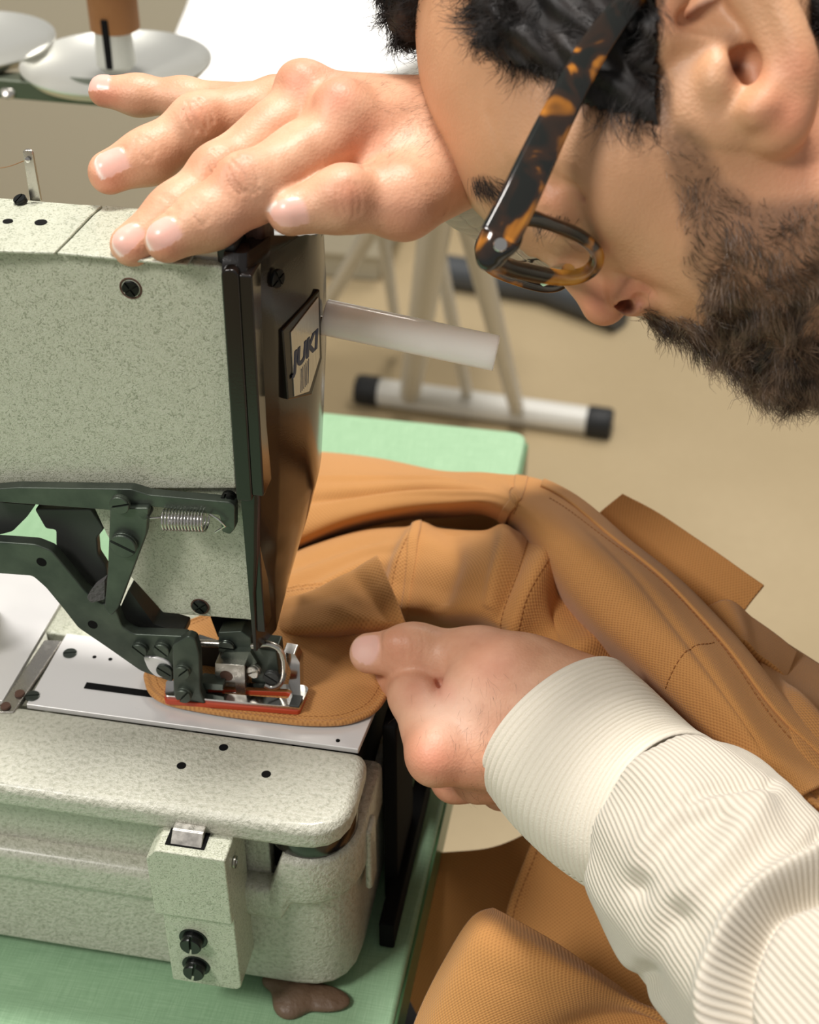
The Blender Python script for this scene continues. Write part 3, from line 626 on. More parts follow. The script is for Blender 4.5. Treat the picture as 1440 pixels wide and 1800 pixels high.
dens = float(globals().get('DENS', 1.0))
pb = np.clip(sb/40+.12, 0, 1)*vis*notear*(VH[:, 2] < 545)
pb *= .45+.55*np.clip((pxH[:, 1]-330)/220, 0, 1)
bscale = .45+.65*np.clip((pxH[:, 1]-380)/200, 0, 1); bscale = np.where(pxH[:, 1] > 600, bscale*1.25, bscale)
def bdir(px, P_): 
    t = np.clip((px[:, 1]-300)/350, 0, 1)[:, None]; mst = np.clip((1290-px[:, 0])/80, 0, 1)*np.clip((px[:, 1]-520)/30, 0, 1); mst = mst[:, None]
    d = np.array([.45, .9, 0])*(1-t)+np.array([.15, .98, 0])*t
    return d*(1-mst)+np.array([.75, .6, 0])*mst
b1 = strands(fH, VH, pb, int(13000*dens), 9.5, .085, bdir, .55, .32, seed=3, scale=bscale, cw=.75, cs=.22)
chin = pb*(pxH[:, 1] > 590)*(pxH[:, 0] < 1480); b2 = strands(fH, VH, chin, int(3500*dens), 13, .09, bdir, .5, .3, seed=4, cw=.8, cs=.2)
mu = np.clip(sb/10+.5, 0, 1)*(pxH[:, 0] > 1125)*(pxH[:, 0] < 1300)*(pxH[:, 1] > 535)*(pxH[:, 1] < 640)*(VH[:, 2] < 540)
b3 = strands(fH, VH, mu, int(2600*dens), 9, .085, bdir, .45, .25, seed=5, cw=.4)
v, f = join_vf([b1, b2, b3]); link('beard', fast_mesh(toW(v), f, 'beard'), 'beard', person, smooth=False)
# hair of the head: a lumpy mass following the scalp, with curls over it
ph_ = np.clip(sh/10, 0, 1)*notear*vis
sel = (sh > 2) & notear; keep = sel[FH].all(1); idx = np.unique(FH[keep]); mp_ = np.full(len(VH), -1); mp_[idx] = np.arange(len(idx))
Vc = VH[idx]; Nc = grad(fH, Vc); th = 6.5*np.clip(sh[idx]/60, 0, 1)**.6
Vc = Vc+Nc*(th*(1+.35*curl(Vc, .35, 2)[:, :1].clip(-1, 1)[:, 0]))[:, None]-Nc*.2
cap = (Vc, mp_[FH[keep]])
def hdir(px, P_): return np.stack([-.5+0*px[:, 0], .75-(px[:, 0]-1000)/900, 0*px[:, 0]], 1)
hs_ = .55+.7*np.clip(sh/80, 0, 1)
h1 = strands(fH, VH, ph_*(VH[:, 2] < 560), int(9000*dens), 20, .11, hdir, .75, .35, seg=7, seed=6, cw=1.0, cs=.16, scale=hs_)
edge = ph_*(sh < 40)*(VH[:, 2] < 520); h2 = strands(fH, VH, edge, int(4500*dens), 9, .08, hdir, .4, .4, seg=5, seed=7, cw=.9, cs=.25)
fringe = ell(K(722, -8, 522), [9.5, 17, 22]); VF, FF = nets(fringe, K(722, -8, 522)-26, K(722, -8, 522)+26, 1.6); VF = VF+curl(VF, .5, 5)*.7
h3 = strands(fringe, VF, np.ones(len(VF)), int(2500*dens), 10, .1, hdir, .5, .5, seg=6, seed=8, cw=1.2, cs=.25)
v, f = join_vf([cap, h1, h2, (VF, FF), h3]); link('hair', fast_mesh(toW(v), f, 'hair'), 'hair', person, smooth=True)
br_ = np.clip(sdpoly(pxH, BROW)/5+.5, 0, 1)*(VH[:, 2] < 530); v, f = strands(fH, VH, br_, int(420*dens), 6, .06, lambda px, p: np.stack([.9+0*px[:, 0], .35+0*px[:, 0], 0*px[:, 0]], 1), .25, .2, seed=11, cw=.3)
link('eyebrow', fast_mesh(toW(v), f, 'eyebrow'), 'hair', person, smooth=False)
la = np.exp(-((pxH[:, 0]-975)**2/500+(pxH[:, 1]-384)**2/20))*(VH[:, 2] < 480); v, f = strands(fH, VH, la+1e-12*(VH[:, 2] < 470), 60, 7, .08, lambda px, p: np.stack([-.5+0*px[:, 0], .8+0*px[:, 0], 0*px[:, 0]], 1), .9, .12, seed=12, cw=.1)
link('eyelashes', fast_mesh(toW(v), f, 'eyelashes'), 'hair', person, smooth=False)
# fine dark hairs on the hands
hb = np.exp(-((pxB[:, 0]-905)**2/9000+(pxB[:, 1]-1290)**2/9000))*(VB[:, 2] < 585); v1 = strands(fB, VB, hb*(pxB[:, 1] > 1180), 420, 6, .028, lambda px, p: np.stack([.2+0*px[:, 0], 1+0*px[:, 0], 0*px[:, 0]], 1), .12, .3, seed=13, cw=.5)
ha = np.exp(-((pxA[:, 0]-750)**2/9000+(pxA[:, 1]-200)**2/7000))*(VA[:, 2] < 535); v2 = strands(fA, VA, ha, 900, 5, .022, lambda px, p: np.stack([.8+0*px[:, 0], -.3+0*px[:, 0], 0*px[:, 0]], 1), .25, .3, seed=14, cw=.4)
for v, f in (v1, v2): link('hand_hair', fast_mesh(toW(v), f, 'hand_hair'), 'beard', person, smooth=False)
# ================================================================== SEWING MACHINE
sm = thing('sewing_machine', 'grey enamel industrial sewing machine with glossy black head cover on the green table', 'sewing machine', (-.18, .44, .752))
def plan(pts, z0, z1, name, m, bev=.002, r=.002, seg=3, parent=None):
    return prism(name, rr([(x, y, z0) for x, y in pts], r), (0, 0, z1-z0), m, parent or sm, bev, seg)
# bed: lower casting, web, rounded end, top casting
bb = plan([(-.5, .3745), (-.0955, .3745), (-.0955, .52), (-.5, .52)], .7575, .822, 'bed_casting', 'cast', .003, [0, .024, .01, 0])
plan([(-.5, .3705), (-.168, .3705), (-.168, .40), (-.5, .40)], .803, .8225, 'bed_rim', 'cast', .005, 0, 4)
plan([(-.5, .379), (-.17, .379), (-.17, .42), (-.5, .42)], .80, .86, 'bed_web', 'cast', .002, 0)
pth = [Vector((x, .3705, 0)) for x in np.linspace(-.139, -.1165, 40)]+[Vector((-.1165+.0240*math.sin(t), .3945-.0240*math.cos(t), 0)) for t in np.linspace(.05, math.pi/2, 22)]+[Vector((-.0925, y, 0)) for y in (.40, .41, .42, .43)]
rows = []; 
for i_, p in enumerate(pth):
    a_, b_ = pth[max(i_-1, 0)], pth[min(i_+1, len(pth)-1)]; t_ = (b_-a_).normalized(); nin = Vector((-t_.y, t_.x, 0)); x_ = p.x if p.y < .3946 and i_ < 40 else -.1
    zt = float(np.interp(x_, [-.1275, -.1215], [.8240, .8435])); zb = float(np.interp(x_, [-.1235, -.1185], [.8045, .8160])); S_ = []
    for dx, zz in ((.012, zb), (.0030, zb), (.0009, zb+.0008), (0, zb+.003), (0, zt-.0035), (.0009, zt-.0011), (.0035, zt), (.0085, zt), (.0100, zt-.001), (.0105, zt-.010)): q = p+nin*dx; S_.append((q.x, q.y, zz))
    rows.append(S_)
nr_ = len(rows[0]); vs = [v for r_ in rows for v in r_]; fs = [(i*nr_+j, i*nr_+j+1, (i+1)*nr_+j+1, (i+1)*nr_+j) for i in range(len(rows)-1) for j in range(nr_-1)]+[tuple(range(nr_))[::-1], tuple((len(rows)-1)*nr_+j for j in range(nr_))]
sharp(link('bed_end_cap', mesh(vs, fs), 'cast', sm), 60)
box('bed_end_rib', (-.0935, .397, .800), (-.0905, .408, .836), 'cast', sm, .0015)
plan([(-.14, .379), (-.1285, .379), (-.1285, .42), (-.14, .42)], .82, .861, 'bed_web', 'cast', .002, .001)
plan([(-.21, .385), (-.10, .385), (-.10, .50), (-.21, .50)], .80, .858, 'bed_inner_body', 'black', .001, .002)
lathe('rubber_ring', [(.0, 0), (.0175, 0), (.019, .003), (.019, .012), (.0175, .016), (0, .016)], (-.1135, .391, .8425), (0, 0, 1), 'black_gloss', sm)
tc_ = plan([(-.5, .3635), (-.0930, .3635), (-.0930, .4085), (-.5, .4085)], .8585, .8712, 'bed_top_casting', 'cast', .0042, [0, .02, .007, 0], 5)
for a, b in ((319, 1346), (393, 1314), (468, 1361)): lathe('oil_hole', [(.0019, -.001), (.0019, .00012)], on(a, b, 'z', .8712), (0, 0, 1), 'black', sm, 20)
# latch
lt = prism('latch', rr([(-.1697, .352, .8225), (-.1697, .352, .8555), (-.1655, .352, .861), (-.1375, .352, .861), (-.1375, .352, .8225)], .001), (0, .024, 0), 'enamel', sm, .0022)
prism('latch_foot', rr([(-.1675, .3545, .7765), (-.1675, .3545, .8235), (-.1375, .3545, .8235), (-.1375, .3545, .7765)], [.001, .001, .001, .004]), (0, .022, 0), 'enamel', lt, .0015)
prism('latch_spring', rr([(-.1605, .3535, .8590), (-.1605, .3600, .8655), (-.1605, .3700, .8660), (-.1605, .3700, .8640), (-.1605, .3605, .8630), (-.1605, .3550, .8580)], .0006), (.0125, 0, 0), 'steel', lt, .0003)
box('latch_slot', (-.1625, .3555, .8600), (-.1468, .366, .8615), 'black', lt)
for a, b, g in ((340, 1650, 1.5), (345, 1697, 1.4)): screw('screw', on(a, b, 'y', .3545), (0, -1, 0), .0045, .0045, 'screw_black', lt, 'slot', g, washer=.0060)
lathe('latch_pin', [(.0025, 0), (.0025, .0008), (.0012, .0009), (.0010, 0)], (-.1372, .361, .850), (1, 0, 0), 'steel', lt, 20)
V_, F_ = nets(G([('+', ell((-.126, .378, .753), (.0035*3, .006, .004)), 0), ('+', ell((-.112, .374, .752), (.016, .007, .003)), .004), ('+', ell((-.1215, .3705, .7515), (.008, .009, .0045)), .004)]), (-.15, .35, .7502), (-.09, .385, .76), .0009)
link('grease_pad', fast_mesh(V_, F_), 'oil', sm)
# plates
pl = plan([(-.2395, .4087), (-.0975, .4087), (-.0935, .4545), (-.2395, .4545)], .8690, .8716, 'needle_plate', 'plate', .0004, [0, .0005, .004, 0])
box('needle_slot', on(150, 1205, 'z', .8716)+Vector((0, -.0018, -.001)), (-.165, on(150, 1205, 'z', .8716).y+.0018, .8719), 'black', pl)
for a, b in ((123, 1149), (57, 1224)): screw('screw', on(a, b, 'z', .8716)-Vector((0, 0, .0003)), (0, 0, 1), .0030, .0009, 'screw', pl, 'slot', .3)
for a, b, r in ((166, 1155, .0009), (194, 1159, .0009), (594, 1302, .0009)): lathe('pin_hole', [(r, 0), (r, .0002)], on(a, b, 'z', .8716)+Vector((0, 0, -.00005)), (0, 0, 1), 'black', pl, 16)
box('cover_plate', (-.5, .4087, .8690), (-.2500, .4905, .8716), 'plate', sm, .0004)
prism('slide_bar', [on(*p, 'z', .8719) for p in ((78, 1124), (110, 1125), (24, 1252), (-8, 1252))], (0, 0, -.003), 'steel', sm, .0006)
for a, b in ((35, 1220), (10, 1242)): lathe('slide_rivet', [(.0022, 0), (.002, .0008), (0, .001)], on(a, b, 'z', .8722), (0, 0, 1), 'rust', sm, 20)
plan([(-.2500, .4545), (-.10, .4545), (-.10, .50), (-.2500, .50)], .85, .8705, 'bed_rear_casting', 'enamel', .002, .002)
# arm and head
arm = prism('arm', rr([(-.6, .4255, 1.0745), (-.1430, .4255, 1.0745), (-.1452, .4255, .9826), (-.2350, .4255, .9705), (-.262, .4255, .960), (-.275, .4255, .87), (-.6, .4255, .87)], [0, .003, .001, .004, .012, .001, 0]), (0, .038, 0), 'enamel', sm, .0062, 5)
lidz = 1.0747
prism('arm_lid', [on(-60, 444, 'z', lidz), on(96, 449, 'z', lidz), on(120, 425, 'z', lidz), on(160, 383, 'z', lidz), on(181, 366, 'z', lidz), on(-40, 358, 'z', lidz)], (0, 0, .0012), 'enamel', arm, .0005)
prism('arm_lid', [on(101, 449, 'z', lidz), on(330, 470, 'z', lidz), on(390, 385, 'z', lidz), on(186, 366, 'z', lidz), on(165, 383, 'z', lidz), on(125, 425, 'z', lidz)], (0, 0, .0012), 'enamel', arm, .0005)
for a, b, r in ((72, 392, .0022), (14, 390, .0018)): lathe('lid_hole', [(r, 0), (r, .0004)], on(a, b, 'z', lidz+.0011), (0, 0, 1), 'black', arm, 20)
hd_ = polyY('head_front', rr([(158, 880), (250, 860), (431, 860), (446, 1091), (284, 1079), (226, 1012), (186, 940)], 2) if False else [(158, 880), (250, 860), (431, 860), (447, 1092), (286, 1079), (226, 1012), (186, 940)], .4285, .036, 'enamel', sm, .0012)
c0 = on(230, 507, 'y', .4255); lathe('screw_recess', [(.0042, .0002), (.0039, .0006), (.0034, .0004), (.0032, -.002)], c0+Vector((0, .0003, 0)), (0, -1, 0), 'rust', arm, 28)
screw('screw', c0+Vector((0, .0003, 0)), (0, -1, 0), .0030, .0012, 'screw_black', arm, 'phillips', .6)
screw('screw', on(352, 1065, 'y', .4283), (0, -1, 0), .0032, .0014, 'screw_black', hd_, 'phillips', .7)
lathe('rust_ring', [(.0039, 0), (.0039, .00025), (.0031, .0003)], on(352, 1066, 'y', .4283), (0, -1, 0), 'rust', hd_, 24)
screw('screw', on(404, 873, 'y', .4255), (0, -1, 0), .0030, .004, 'screw_black', hd_, 'phillips', .2)
# steel bits on top under the fingers
sb0 = on(312, 474, 'z', 1.074); box('steel_block', (sb0.x, .4290, 1.070), (on(376, 478, 'z', 1.074).x, .45, 1.0795), 'steel', arm, .0008)
box('steel_block', (on(377, 470, 'z', 1.074).x, .428, 1.068), (-.1395, .4400, 1.0815), 'gunmetal2', arm, .0016); box('steel_block', (-.1480, .4405, 1.068), (-.1330, .4560, 1.0850), 'rust', arm, .0025)
box('take_up_cover', (-.149, .434, 1.070), (-.139, .452, 1.080), 'black', arm, .002)
# black cover: sections up the head
def cov(z):
    K_ = [(.905, -.1372, -.1402), (.918, -.1368, -.1362), (.935, -.1362, -.1312), (.955, -.1338, -.1262), (.98, -.1318, -.1243), (1.01, -.1302, -.1222), (1.04, -.1298, -.1212), (1.06, -.1298, -.1216), (1.075, -.1302, -.1226), (1.082, -.1312, -.1245), (1.086, -.1335, -.1290)]
    a = np.interp(z, [k[0] for k in K_], [k[1] for k in K_]); b = np.interp(z, [k[0] for k in K_], [k[2] for k in K_]); return a, b
secs = []; zs = np.concatenate([np.linspace(.905, 1.07, 34), np.linspace(1.074, 1.0865, 8)])
for z in zs:
    a, b = cov(z); up = max(0, (z-1.074)/.0125); y0 = .4225+.014*up**1.5; y1 = .497-.02*up**1.5
    pts = rr([(-.1428, y0, 0), (a-.0045, y0, 0), (a, y0+.014, 0), (b, .470, 0), (b-.004, y1, 0), (-.1428, y1, 0)], [0, .0025, .0012, .012, .006, 0], 5)
    secs.append([(p.x, p.y, z) for p in pts])
k = len(secs[0]); vs = [p for s in secs for p in s]; fs = [(i*k+j, i*k+(j+1) % k, (i+1)*k+(j+1) % k, (i+1)*k+j) for i in range(len(secs)-1) for j in range(k)]
fs += [tuple(range(k))[::-1], tuple((len(secs)-1)*k+j for j in range(k))]
roof = lambda y: 1.0805 if y < .440 else 1.0805-(y-.440)*.42
vs = [(x, y, min(z, roof(y)-.0012*math.cos(max(0, z-roof(y))))) if z > roof(y) else (x, y, z) for x, y, z in vs]
fc = sharp(link('head_cover', mesh(vs, fs), 'black_gloss', sm), 28)
prism('cover_rim', rr([(-.1424, .4198, 1.0765), (-.1362, .4198, 1.0765), (-.1376, .4198, .9815), (-.1438, .4198, .9815)], [.003, .003, .002, .001]), (0, .030, 0), 'black_gloss', fc, .0016)
prism('cover_rim', rr([(-.1366, .4205, 1.0745), (-.1318, .4205, 1.0745), (-.1332, .4205, .984), (-.1380, .4205, .984)], .001), (0, .030, 0), 'black_gloss', fc, .0014)
prism('cover_rim', rr([(-.1412, .4240, .983), (-.1372, .4240, .983), (-.1378, .4240, .914), (-.1424, .4240, .914)], .001), (0, .02, 0), 'black_gloss', fc, .001)
def onp(px, py, p0, n):
    r = (px-720)/F*RT+(py-900)/F*DN+FW; n = np.array(n); return Vector((CAM+r*float((np.array(p0)-CAM)@n/(r@n))).tolist())
bn = np.array([.0335, -.0080, .001]); bn = bn/np.linalg.norm(bn); bp0 = np.array([-.1256, .4540, 1.04])
fr_ = [onp(*p, bp0+bn*.0012, bn) for p in ((497, 581), (563, 508), (567, 630), (549, 694), (507, 703))]
prism('badge_frame', fr_, -Vector((bn*.0035).tolist()), 'black_gloss', fc, .0006)
bi_ = [onp(*p, bp0+bn*.0016, bn) for p in ((512, 584), (560, 522), (562.5, 628), (544, 688), (518, 697))]
bg = prism('badge', bi_, -Vector((bn*.0012).tolist()), 'badge', fc, .0001)
cu = bpy.data.curves.new('logo', 'FONT'); cu.body = 'JUKI'; cu.size = .0105; cu.extrude = .0001; cu.offset = .00035; cu.shear = .25; cu.space_character = 1.02
to = bpy.data.objects.new('logo_src', cu); C.objects.link(to); bpy.context.view_layer.update()
lme = bpy.data.meshes.new_from_object(to.evaluated_get(bpy.context.evaluated_depsgraph_get())); bpy.data.objects.remove(to); lme.materials.clear()
ex = Vector((bn[1]*-1, bn[0], 0)).normalized(); ez = Vector(bn.tolist()).cross(ex); o_ = onp(516, 653, bp0+bn*.0017, bn)
for v_ in lme.vertices: c_ = v_.co.copy(); v_.co = o_+ex*(c_.x*.98)+ez*(c_.y*.95)+Vector((bn*c_.z).tolist())
link('badge_letters', lme, 'badge_blue', bg, smooth=False)
for i in range(6):
    q0 = onp(529+i*2.6, 690-i*3.2, bp0+bn*.00165, bn); q1 = onp(530+i*2.6, 648-i*3.5, bp0+bn*.00165, bn)
    tube('badge_line', [q0, q1], .00009, 'badge_blue', bg, 6)
cs_ = onp(486, 489, (-.1292, .437, 1.06), (.9, -.42, .05)); screw('screw', cs_, (.9, -.42, .05), .0034, .0012, 'screw_black', fc, 'phillips', .4)
# eye guard (frosted acrylic half pipe)
g0, g1 = at(570, 560, .556), at(873, 624, .553); ax_ = (g1-g0).normalized(); sd = ax_.cross(Vector((0, 0, 1))).normalized(); upv = sd.cross(ax_)
sec = []; ra, rb = .0075, .0058
for i in range(17): t = math.pi*(-.16+1.32*i/16); sec.append(sd*(ra*math.cos(t))+upv*(ra*math.sin(t)))
for i in range(17): t = math.pi*(1.16-1.32*i/16); sec.append(sd*(rb*math.cos(t))+upv*(rb*math.sin(t)))
gd = prism('eye_guard', [g0+s for s in sec], g1-g0, 'acrylic', sm, .0006)
tube('eye_guard_arm', [(-.135, g0.y+.002, g0.z-.002), g0+ax_*.006], .0018, 'steel', sm)
# levers and links
def lever(name, px, Y, th, m='gunmetal', bev=.0007, r=3):
    p = rr([on(a, b, 'y', Y) for a, b in px], r*.00022); return prism(name, p, (0, th, 0), m, sm, bev, 2)
lever('upper_lever', [(-40, 862), (30, 857), (230, 860), (262, 870), (404, 883), (413, 890), (413, 930), (404, 940), (390, 935), (386, 906), (262, 890), (248, 900), (205, 905), (193, 897), (-40, 880)], .4195, .0045, r=4)
lever('vertical_link', [(193, 893), (262, 893), (258, 938), (208, 1070), (195, 1084), (183, 1072), (189, 1000)], .4165, .0030, r=7)
la = lever('lower_lever', [(-40, 950), (62, 957), (90, 968), (117, 1000), (150, 1040), (178, 1062), (200, 1062), (215, 1103), (235, 1115), (326, 1119), (332, 1127), (330, 1157), (305, 1160), (303, 1200), (247, 1180), (187, 1138), (137, 1104), (113, 1073), (80, 1033), (57, 1013), (-40, 1006)], .4205, .0050, r=7)
lever('clamp_plate', [(302, 1135), (330, 1118), (343, 1124), (350, 1150), (352, 1215), (362, 1240), (318, 1240), (305, 1228)], .4175, .0045, r=6)
lever('rear_lever', [(60, 895), (160, 895), (183, 930), (170, 946), (172, 975), (187, 998), (190, 1045), (150, 1048), (118, 1000), (98, 960), (98, 932), (80, 930)], .4300, .004, 'gunmetal2', r=6)
lever('rear_lever', [(208, 1075), (226, 1036), (270, 1097), (322, 1112), (322, 1125), (230, 1120)], .4290, .010, 'gunmetal2', r=4)
lever('lever_cam', [(-40, 880), (62, 888), (48, 908), (22, 934), (-40, 950)], .4290, .01, 'gunmetal2', r=6)
prism('felt_pad', rr([on(a, b, 'y', .4185) for a, b in ((152, 1050), (164, 1034), (184, 1020), (184, 1054), (160, 1060))], .001), (0, .004, 0), 'cork', sm, .0006)
lever('white_cam', [(250, 1154), (280, 1157), (298, 1165), (303, 1180), (297, 1192), (275, 1192), (260, 1178)], .4195, .002, 'plate', r=10)
for a, b in ((73, 988), (163, 1098)): lathe('lever_hole', [(.0021, -.001), (.0021, .0002)], on(a, b, 'y', .4205)+Vector((0, .0001, 0)), (0, -1, 0), 'black', la, 20)
for a, b, r, g, Y, h in ((213, 883, .0038, -.3, .4165, .0024), (220, 953, .0053, .45, .4165, .0030), (248, 1137, .0034, .75, .4205, .0030), (287, 1137, .0034, .75, .4205, .0030), (323, 1176, .0033, -.8, .4175, .0030), (325, 1217, .0034, -.9, .4175, .0030), (290, 1177, .0034, .6, .4195, .0014)):
    screw('screw', on(a, b, 'y', Y), (0, -1, 0), r, h, 'gunmetal' if h > .002 else 'screw', la, 'slot', math.pi-g)
s0, s1 = on(288, 913, 'y', .4180), on(362, 916, 'y', .4180); n_ = 13*20
sp = [s0+(s1-s0)*(i/n_)+Vector((0, 1, 0))*(.0040*math.cos(2*math.pi*i/20))+Vector((0, 0, 1))*(.0040*math.sin(2*math.pi*i/20)) for i in range(n_+1)]
h0 = [on(a, b, 'y', .4185) for a, b in ((250, 893), (250, 904), (262, 911), (280, 910))]; h1_ = [on(a, b, 'y', .4175) for a, b in ((370, 905), (383, 912), (396, 925), (384, 932), (378, 936))]
tube('tension_spring', h0+sp+h1_, .00042, 'chrome', sm, 8)
lathe('spring_post', [(.0022, 0), (.0022, .004), (.0017, .005), (0, .005)], on(260, 893, 'y', .4215), (0, -1, 0), 'gunmetal2', sm, 20)
# presser assembly
lever('needle_bar_guide', [(370, 1085), (436, 1088), (434, 1122), (383, 1120)], .4400, .008, 'black', .0008, 1)
ps = lever('presser_block', [(384, 1112), (424, 1110), (441, 1122), (443, 1150), (400, 1152), (384, 1146)], .4330, .012, 'gunmetal', .0007, 2)
screw('screw', on(400, 1134, 'y', .4330), (0, -1, 0), .0034, .0022, 'screw', ps, 'slot', math.pi)
lever('presser_block', [(378, 1166), (430, 1170), (432, 1240), (384, 1232), (384, 1217), (415, 1218), (413, 1200), (378, 1196)], .4265, .014, 'steel', .0006, 1)
lever('presser_block', [(395, 1146), (440, 1146), (452, 1165), (436, 1172), (380, 1167)], .4300, .012, 'gunmetal', .0006, 1)
lathe('presser_bore', [(.0028, -.001), (.0028, .0002)], on(398, 1188, 'y', .4265)+Vector((0, .0002, 0)), (0, -1, 0), 'rust', sm, 24)
tube('presser_rod', [on(340, 1130, 'y', .437), on(390, 1132, 'y', .437)], .0017, 'steel', sm)
lever('presser_link', [(350, 1200), (392, 1204), (392, 1214), (362, 1212), (362, 1226), (386, 1228), (386, 1240), (350, 1238)], .4225, .006, 'gunmetal', .0005, 1)
lever('presser_backing', [(345, 1125), (392, 1140), (392, 1225), (350, 1215)], .4420, .004, 'gunmetal2', .0005, 2)
tube('needle_bar', [on(452, 1080, 'y', .446), on(452, 1140, 'y', .446)], .0030, 'chrome', sm, 20)
lever('foot_holder', [(444, 1140), (486, 1145), (492, 1200), (470, 1208), (442, 1200)], .4320, .010, 'gunmetal', .0006, 3)
tube('finger_guard', cr([on(a, b, 'y', .4295) for a, b in ((443, 1136), (470, 1132), (490, 1140), (498, 1158), (499, 1182), (492, 1202), (478, 1208), (466, 1203))], 40), .0013, 'steel', sm, 10)
screw('screw', on(479, 1187, 'y', .4305), (0, -1, 0), .0034, .0022, 'gunmetal2', sm, 'slot', math.pi-.6)
screw('screw', on(450, 1176, 'y', .4300), (-.3, -1, .1), .0028, .0030, 'steel', sm, 'slot', .6)
lever('foot_upright', [(497, 1146), (518, 1150), (527, 1165), (528, 1216), (516, 1224), (506, 1206), (512, 1180)], .4330, .006, 'chrome', .0006, 3)
def ring(name, o4, i4, z, th, m):
    o4 = rr([on(*p, 'z', z) for p in o4], .0015, 4); i4 = rr([on(*p, 'z', z) for p in i4], .0008, 4); n = len(o4); dn_ = Vector((0, 0, -th))
    vs = o4+i4+[p+dn_ for p in o4]+[p+dn_ for p in i4]; fs = []
    for i in range(n):
        j = (i+1) % n; fs += [(i, j, n+j, n+i), (2*n+i, 3*n+i, 3*n+j, 2*n+j), (i, 2*n+i, 2*n+j, j), (n+i, n+j, 3*n+j, 3*n+i)]
    o = link(name, mesh(vs, fs), m, sm); bm = bmesh.new(); bm.from_mesh(o.data); bmesh.ops.recalc_face_normals(bm, faces=bm.faces[:]); bm.to_mesh(o.data); bm.free(); return sharp(o, 30)
ring('foot_clamp', ((292, 1196), (536, 1204), (543, 1210), (527, 1243), (290, 1222)), ((306, 1203), (505, 1211), (514, 1215), (506, 1228), (306, 1212)), .8790, .0020, 'chrome')
ring('foot_rubber', ((291, 1202), (535, 1212), (541, 1218), (526, 1251), (289, 1232)), ((306, 1210), (504, 1218), (512, 1222), (506, 1236), (306, 1222)), .8770, .0018, 'red')
box('foot_clamp_end', on(508, 1243, 'z', .8792), on(525, 1225, 'z', .8792)+Vector((.002, 0, .0012)), 'gunmetal2', sm, .0004)
# thread guide on the arm
b0 = on(62, 354, 'z', 1.0755); wv_ = [b0+Vector((0, 0, h)) for h in (0, .012, .017)]
gp = prism('thread_guide', rr([b0+Vector((-.0021, 0, 0)), b0+Vector((.0021, 0, 0)), b0+Vector((.0018, 0, .0195)), b0+Vector((-.0018, 0, .0195))], [0, 0, .0017, .0017], 6), (0, .0016, 0), 'steel', sm, .0003)
lathe('guide_eyelet', [(.0010, 0), (.0010, .0006), (.0006, .0007)], b0+Vector((0, -.0002, .0160)), (0, -1, 0), 'chrome', gp, 16)
screw('screw', on(38, 356, 'z', 1.0760), (-.2, -.3, 1), .0024, .0022, 'screw_black', arm, 'slot', 1.2); lathe('screw_shank', [(.0015, -.002), (.0015, .001)], on(38, 357, 'z', 1.0760), (-.2, -.3, 1), 'screw_black', arm, 16)
tube('thread', cr([at(-30, 297, .72), at(10, 294, .62), b0+Vector((0, .0005, .0160))], 16), .00016, 'thread', sm, 6)
# ================================================================== TABLE
tb = thing('work_table', 'green laminate sewing table with a rounded far corner under the machine', 'table', (-.6, .4, 0))
prism('tabletop', rr([(-1.4, -.02, .72), (-.0775, -.02, .72), (-.0745, .838, .72), (-1.4, .838, .72)], [.01, .012, .012, .01]), (0, 0, .030), 'green', tb, .0025)
prism('table_edge_band', rr([(-.0830, -.018, .7215), (-.0762, -.018, .7215), (-.0732, .830, .7215), (-.0830, .830, .7215)], .001), (0, 0, .025), 'green_edge', tb, .002)
for x in (-1.33, -.16):
    for y in (.04, .77): box('leg', (x, y-.02, 0), (x+.04, y+.02, .721), 'white_paint', tb, .003)
box('shade_slab', (-.0924, .431, .7525), (-.0862, .470, .864), 'black', sm, .0010); box('shade_strip', (-.0898, .405, .7515), (-.0828, .50, .768), 'black', sm, .0012)  # black slabs added to stand in for the shadowed gap beside the bed
# ================================================================== CLOTH
def grid_me(Pg, uvs=(1, 1), thick=.0012, close=False):
    """Pg: (nv, nu, 3) world points -> mesh with metric UVs and real thickness"""
    nv, nu, _ = Pg.shape; vs = Pg.reshape(-1, 3); i = np.arange(nv*nu).reshape(nv, nu)
    F_ = np.stack([i[:-1, :-1], i[:-1, 1:], i[1:, 1:], i[1:, :-1]], -1).reshape(-1, 4)
    me = fast_mesh(vs, F_)
    du = np.linalg.norm(np.diff(Pg, axis=1), axis=2); dvv = np.linalg.norm(np.diff(Pg, axis=0), axis=2)
    U = np.concatenate([np.zeros((nv, 1)), np.cumsum(du, 1)], 1).mean(0)[None].repeat(nv, 0); Vv = np.concatenate([np.zeros((1, nu)), np.cumsum(dvv, 0)], 0).mean(1)[:, None].repeat(nu, 1)
    uv = np.stack([U*uvs[0], Vv*uvs[1]], -1).reshape(-1, 2); l = me.uv_layers.new(name='UVMap')
    li = np.empty(len(me.loops), np.int32); me.loops.foreach_get('vertex_index', li); l.data.foreach_set('uv', uv[li].astype(np.float32).ravel()); return me
def cr2(ctrl, nu, nv):
    """ctrl rows of (px, py, d) -> dense world grid; Catmull-Rom both ways"""
    rows = np.array([cr(r, nu) for r in ctrl]); g = np.stack([cr(rows[:, j], nv) for j in range(nu)], 1)
    px, py, d = g[..., 0], g[..., 1], g[..., 2]
    return ((px-720)/F*d)[..., None]*RT+((py-900)/F*d)[..., None]*DN+d[..., None]*FW+CAM
def norms(Pg):
    a = np.gradient(Pg, axis=1); b = np.gradient(Pg, axis=0); n = np.cross(a, b); n /= np.linalg.norm(n, axis=2, keepdims=True)+1e-12
    s = np.sign(((CAM-Pg)*n).sum(-1).mean()); return n*s
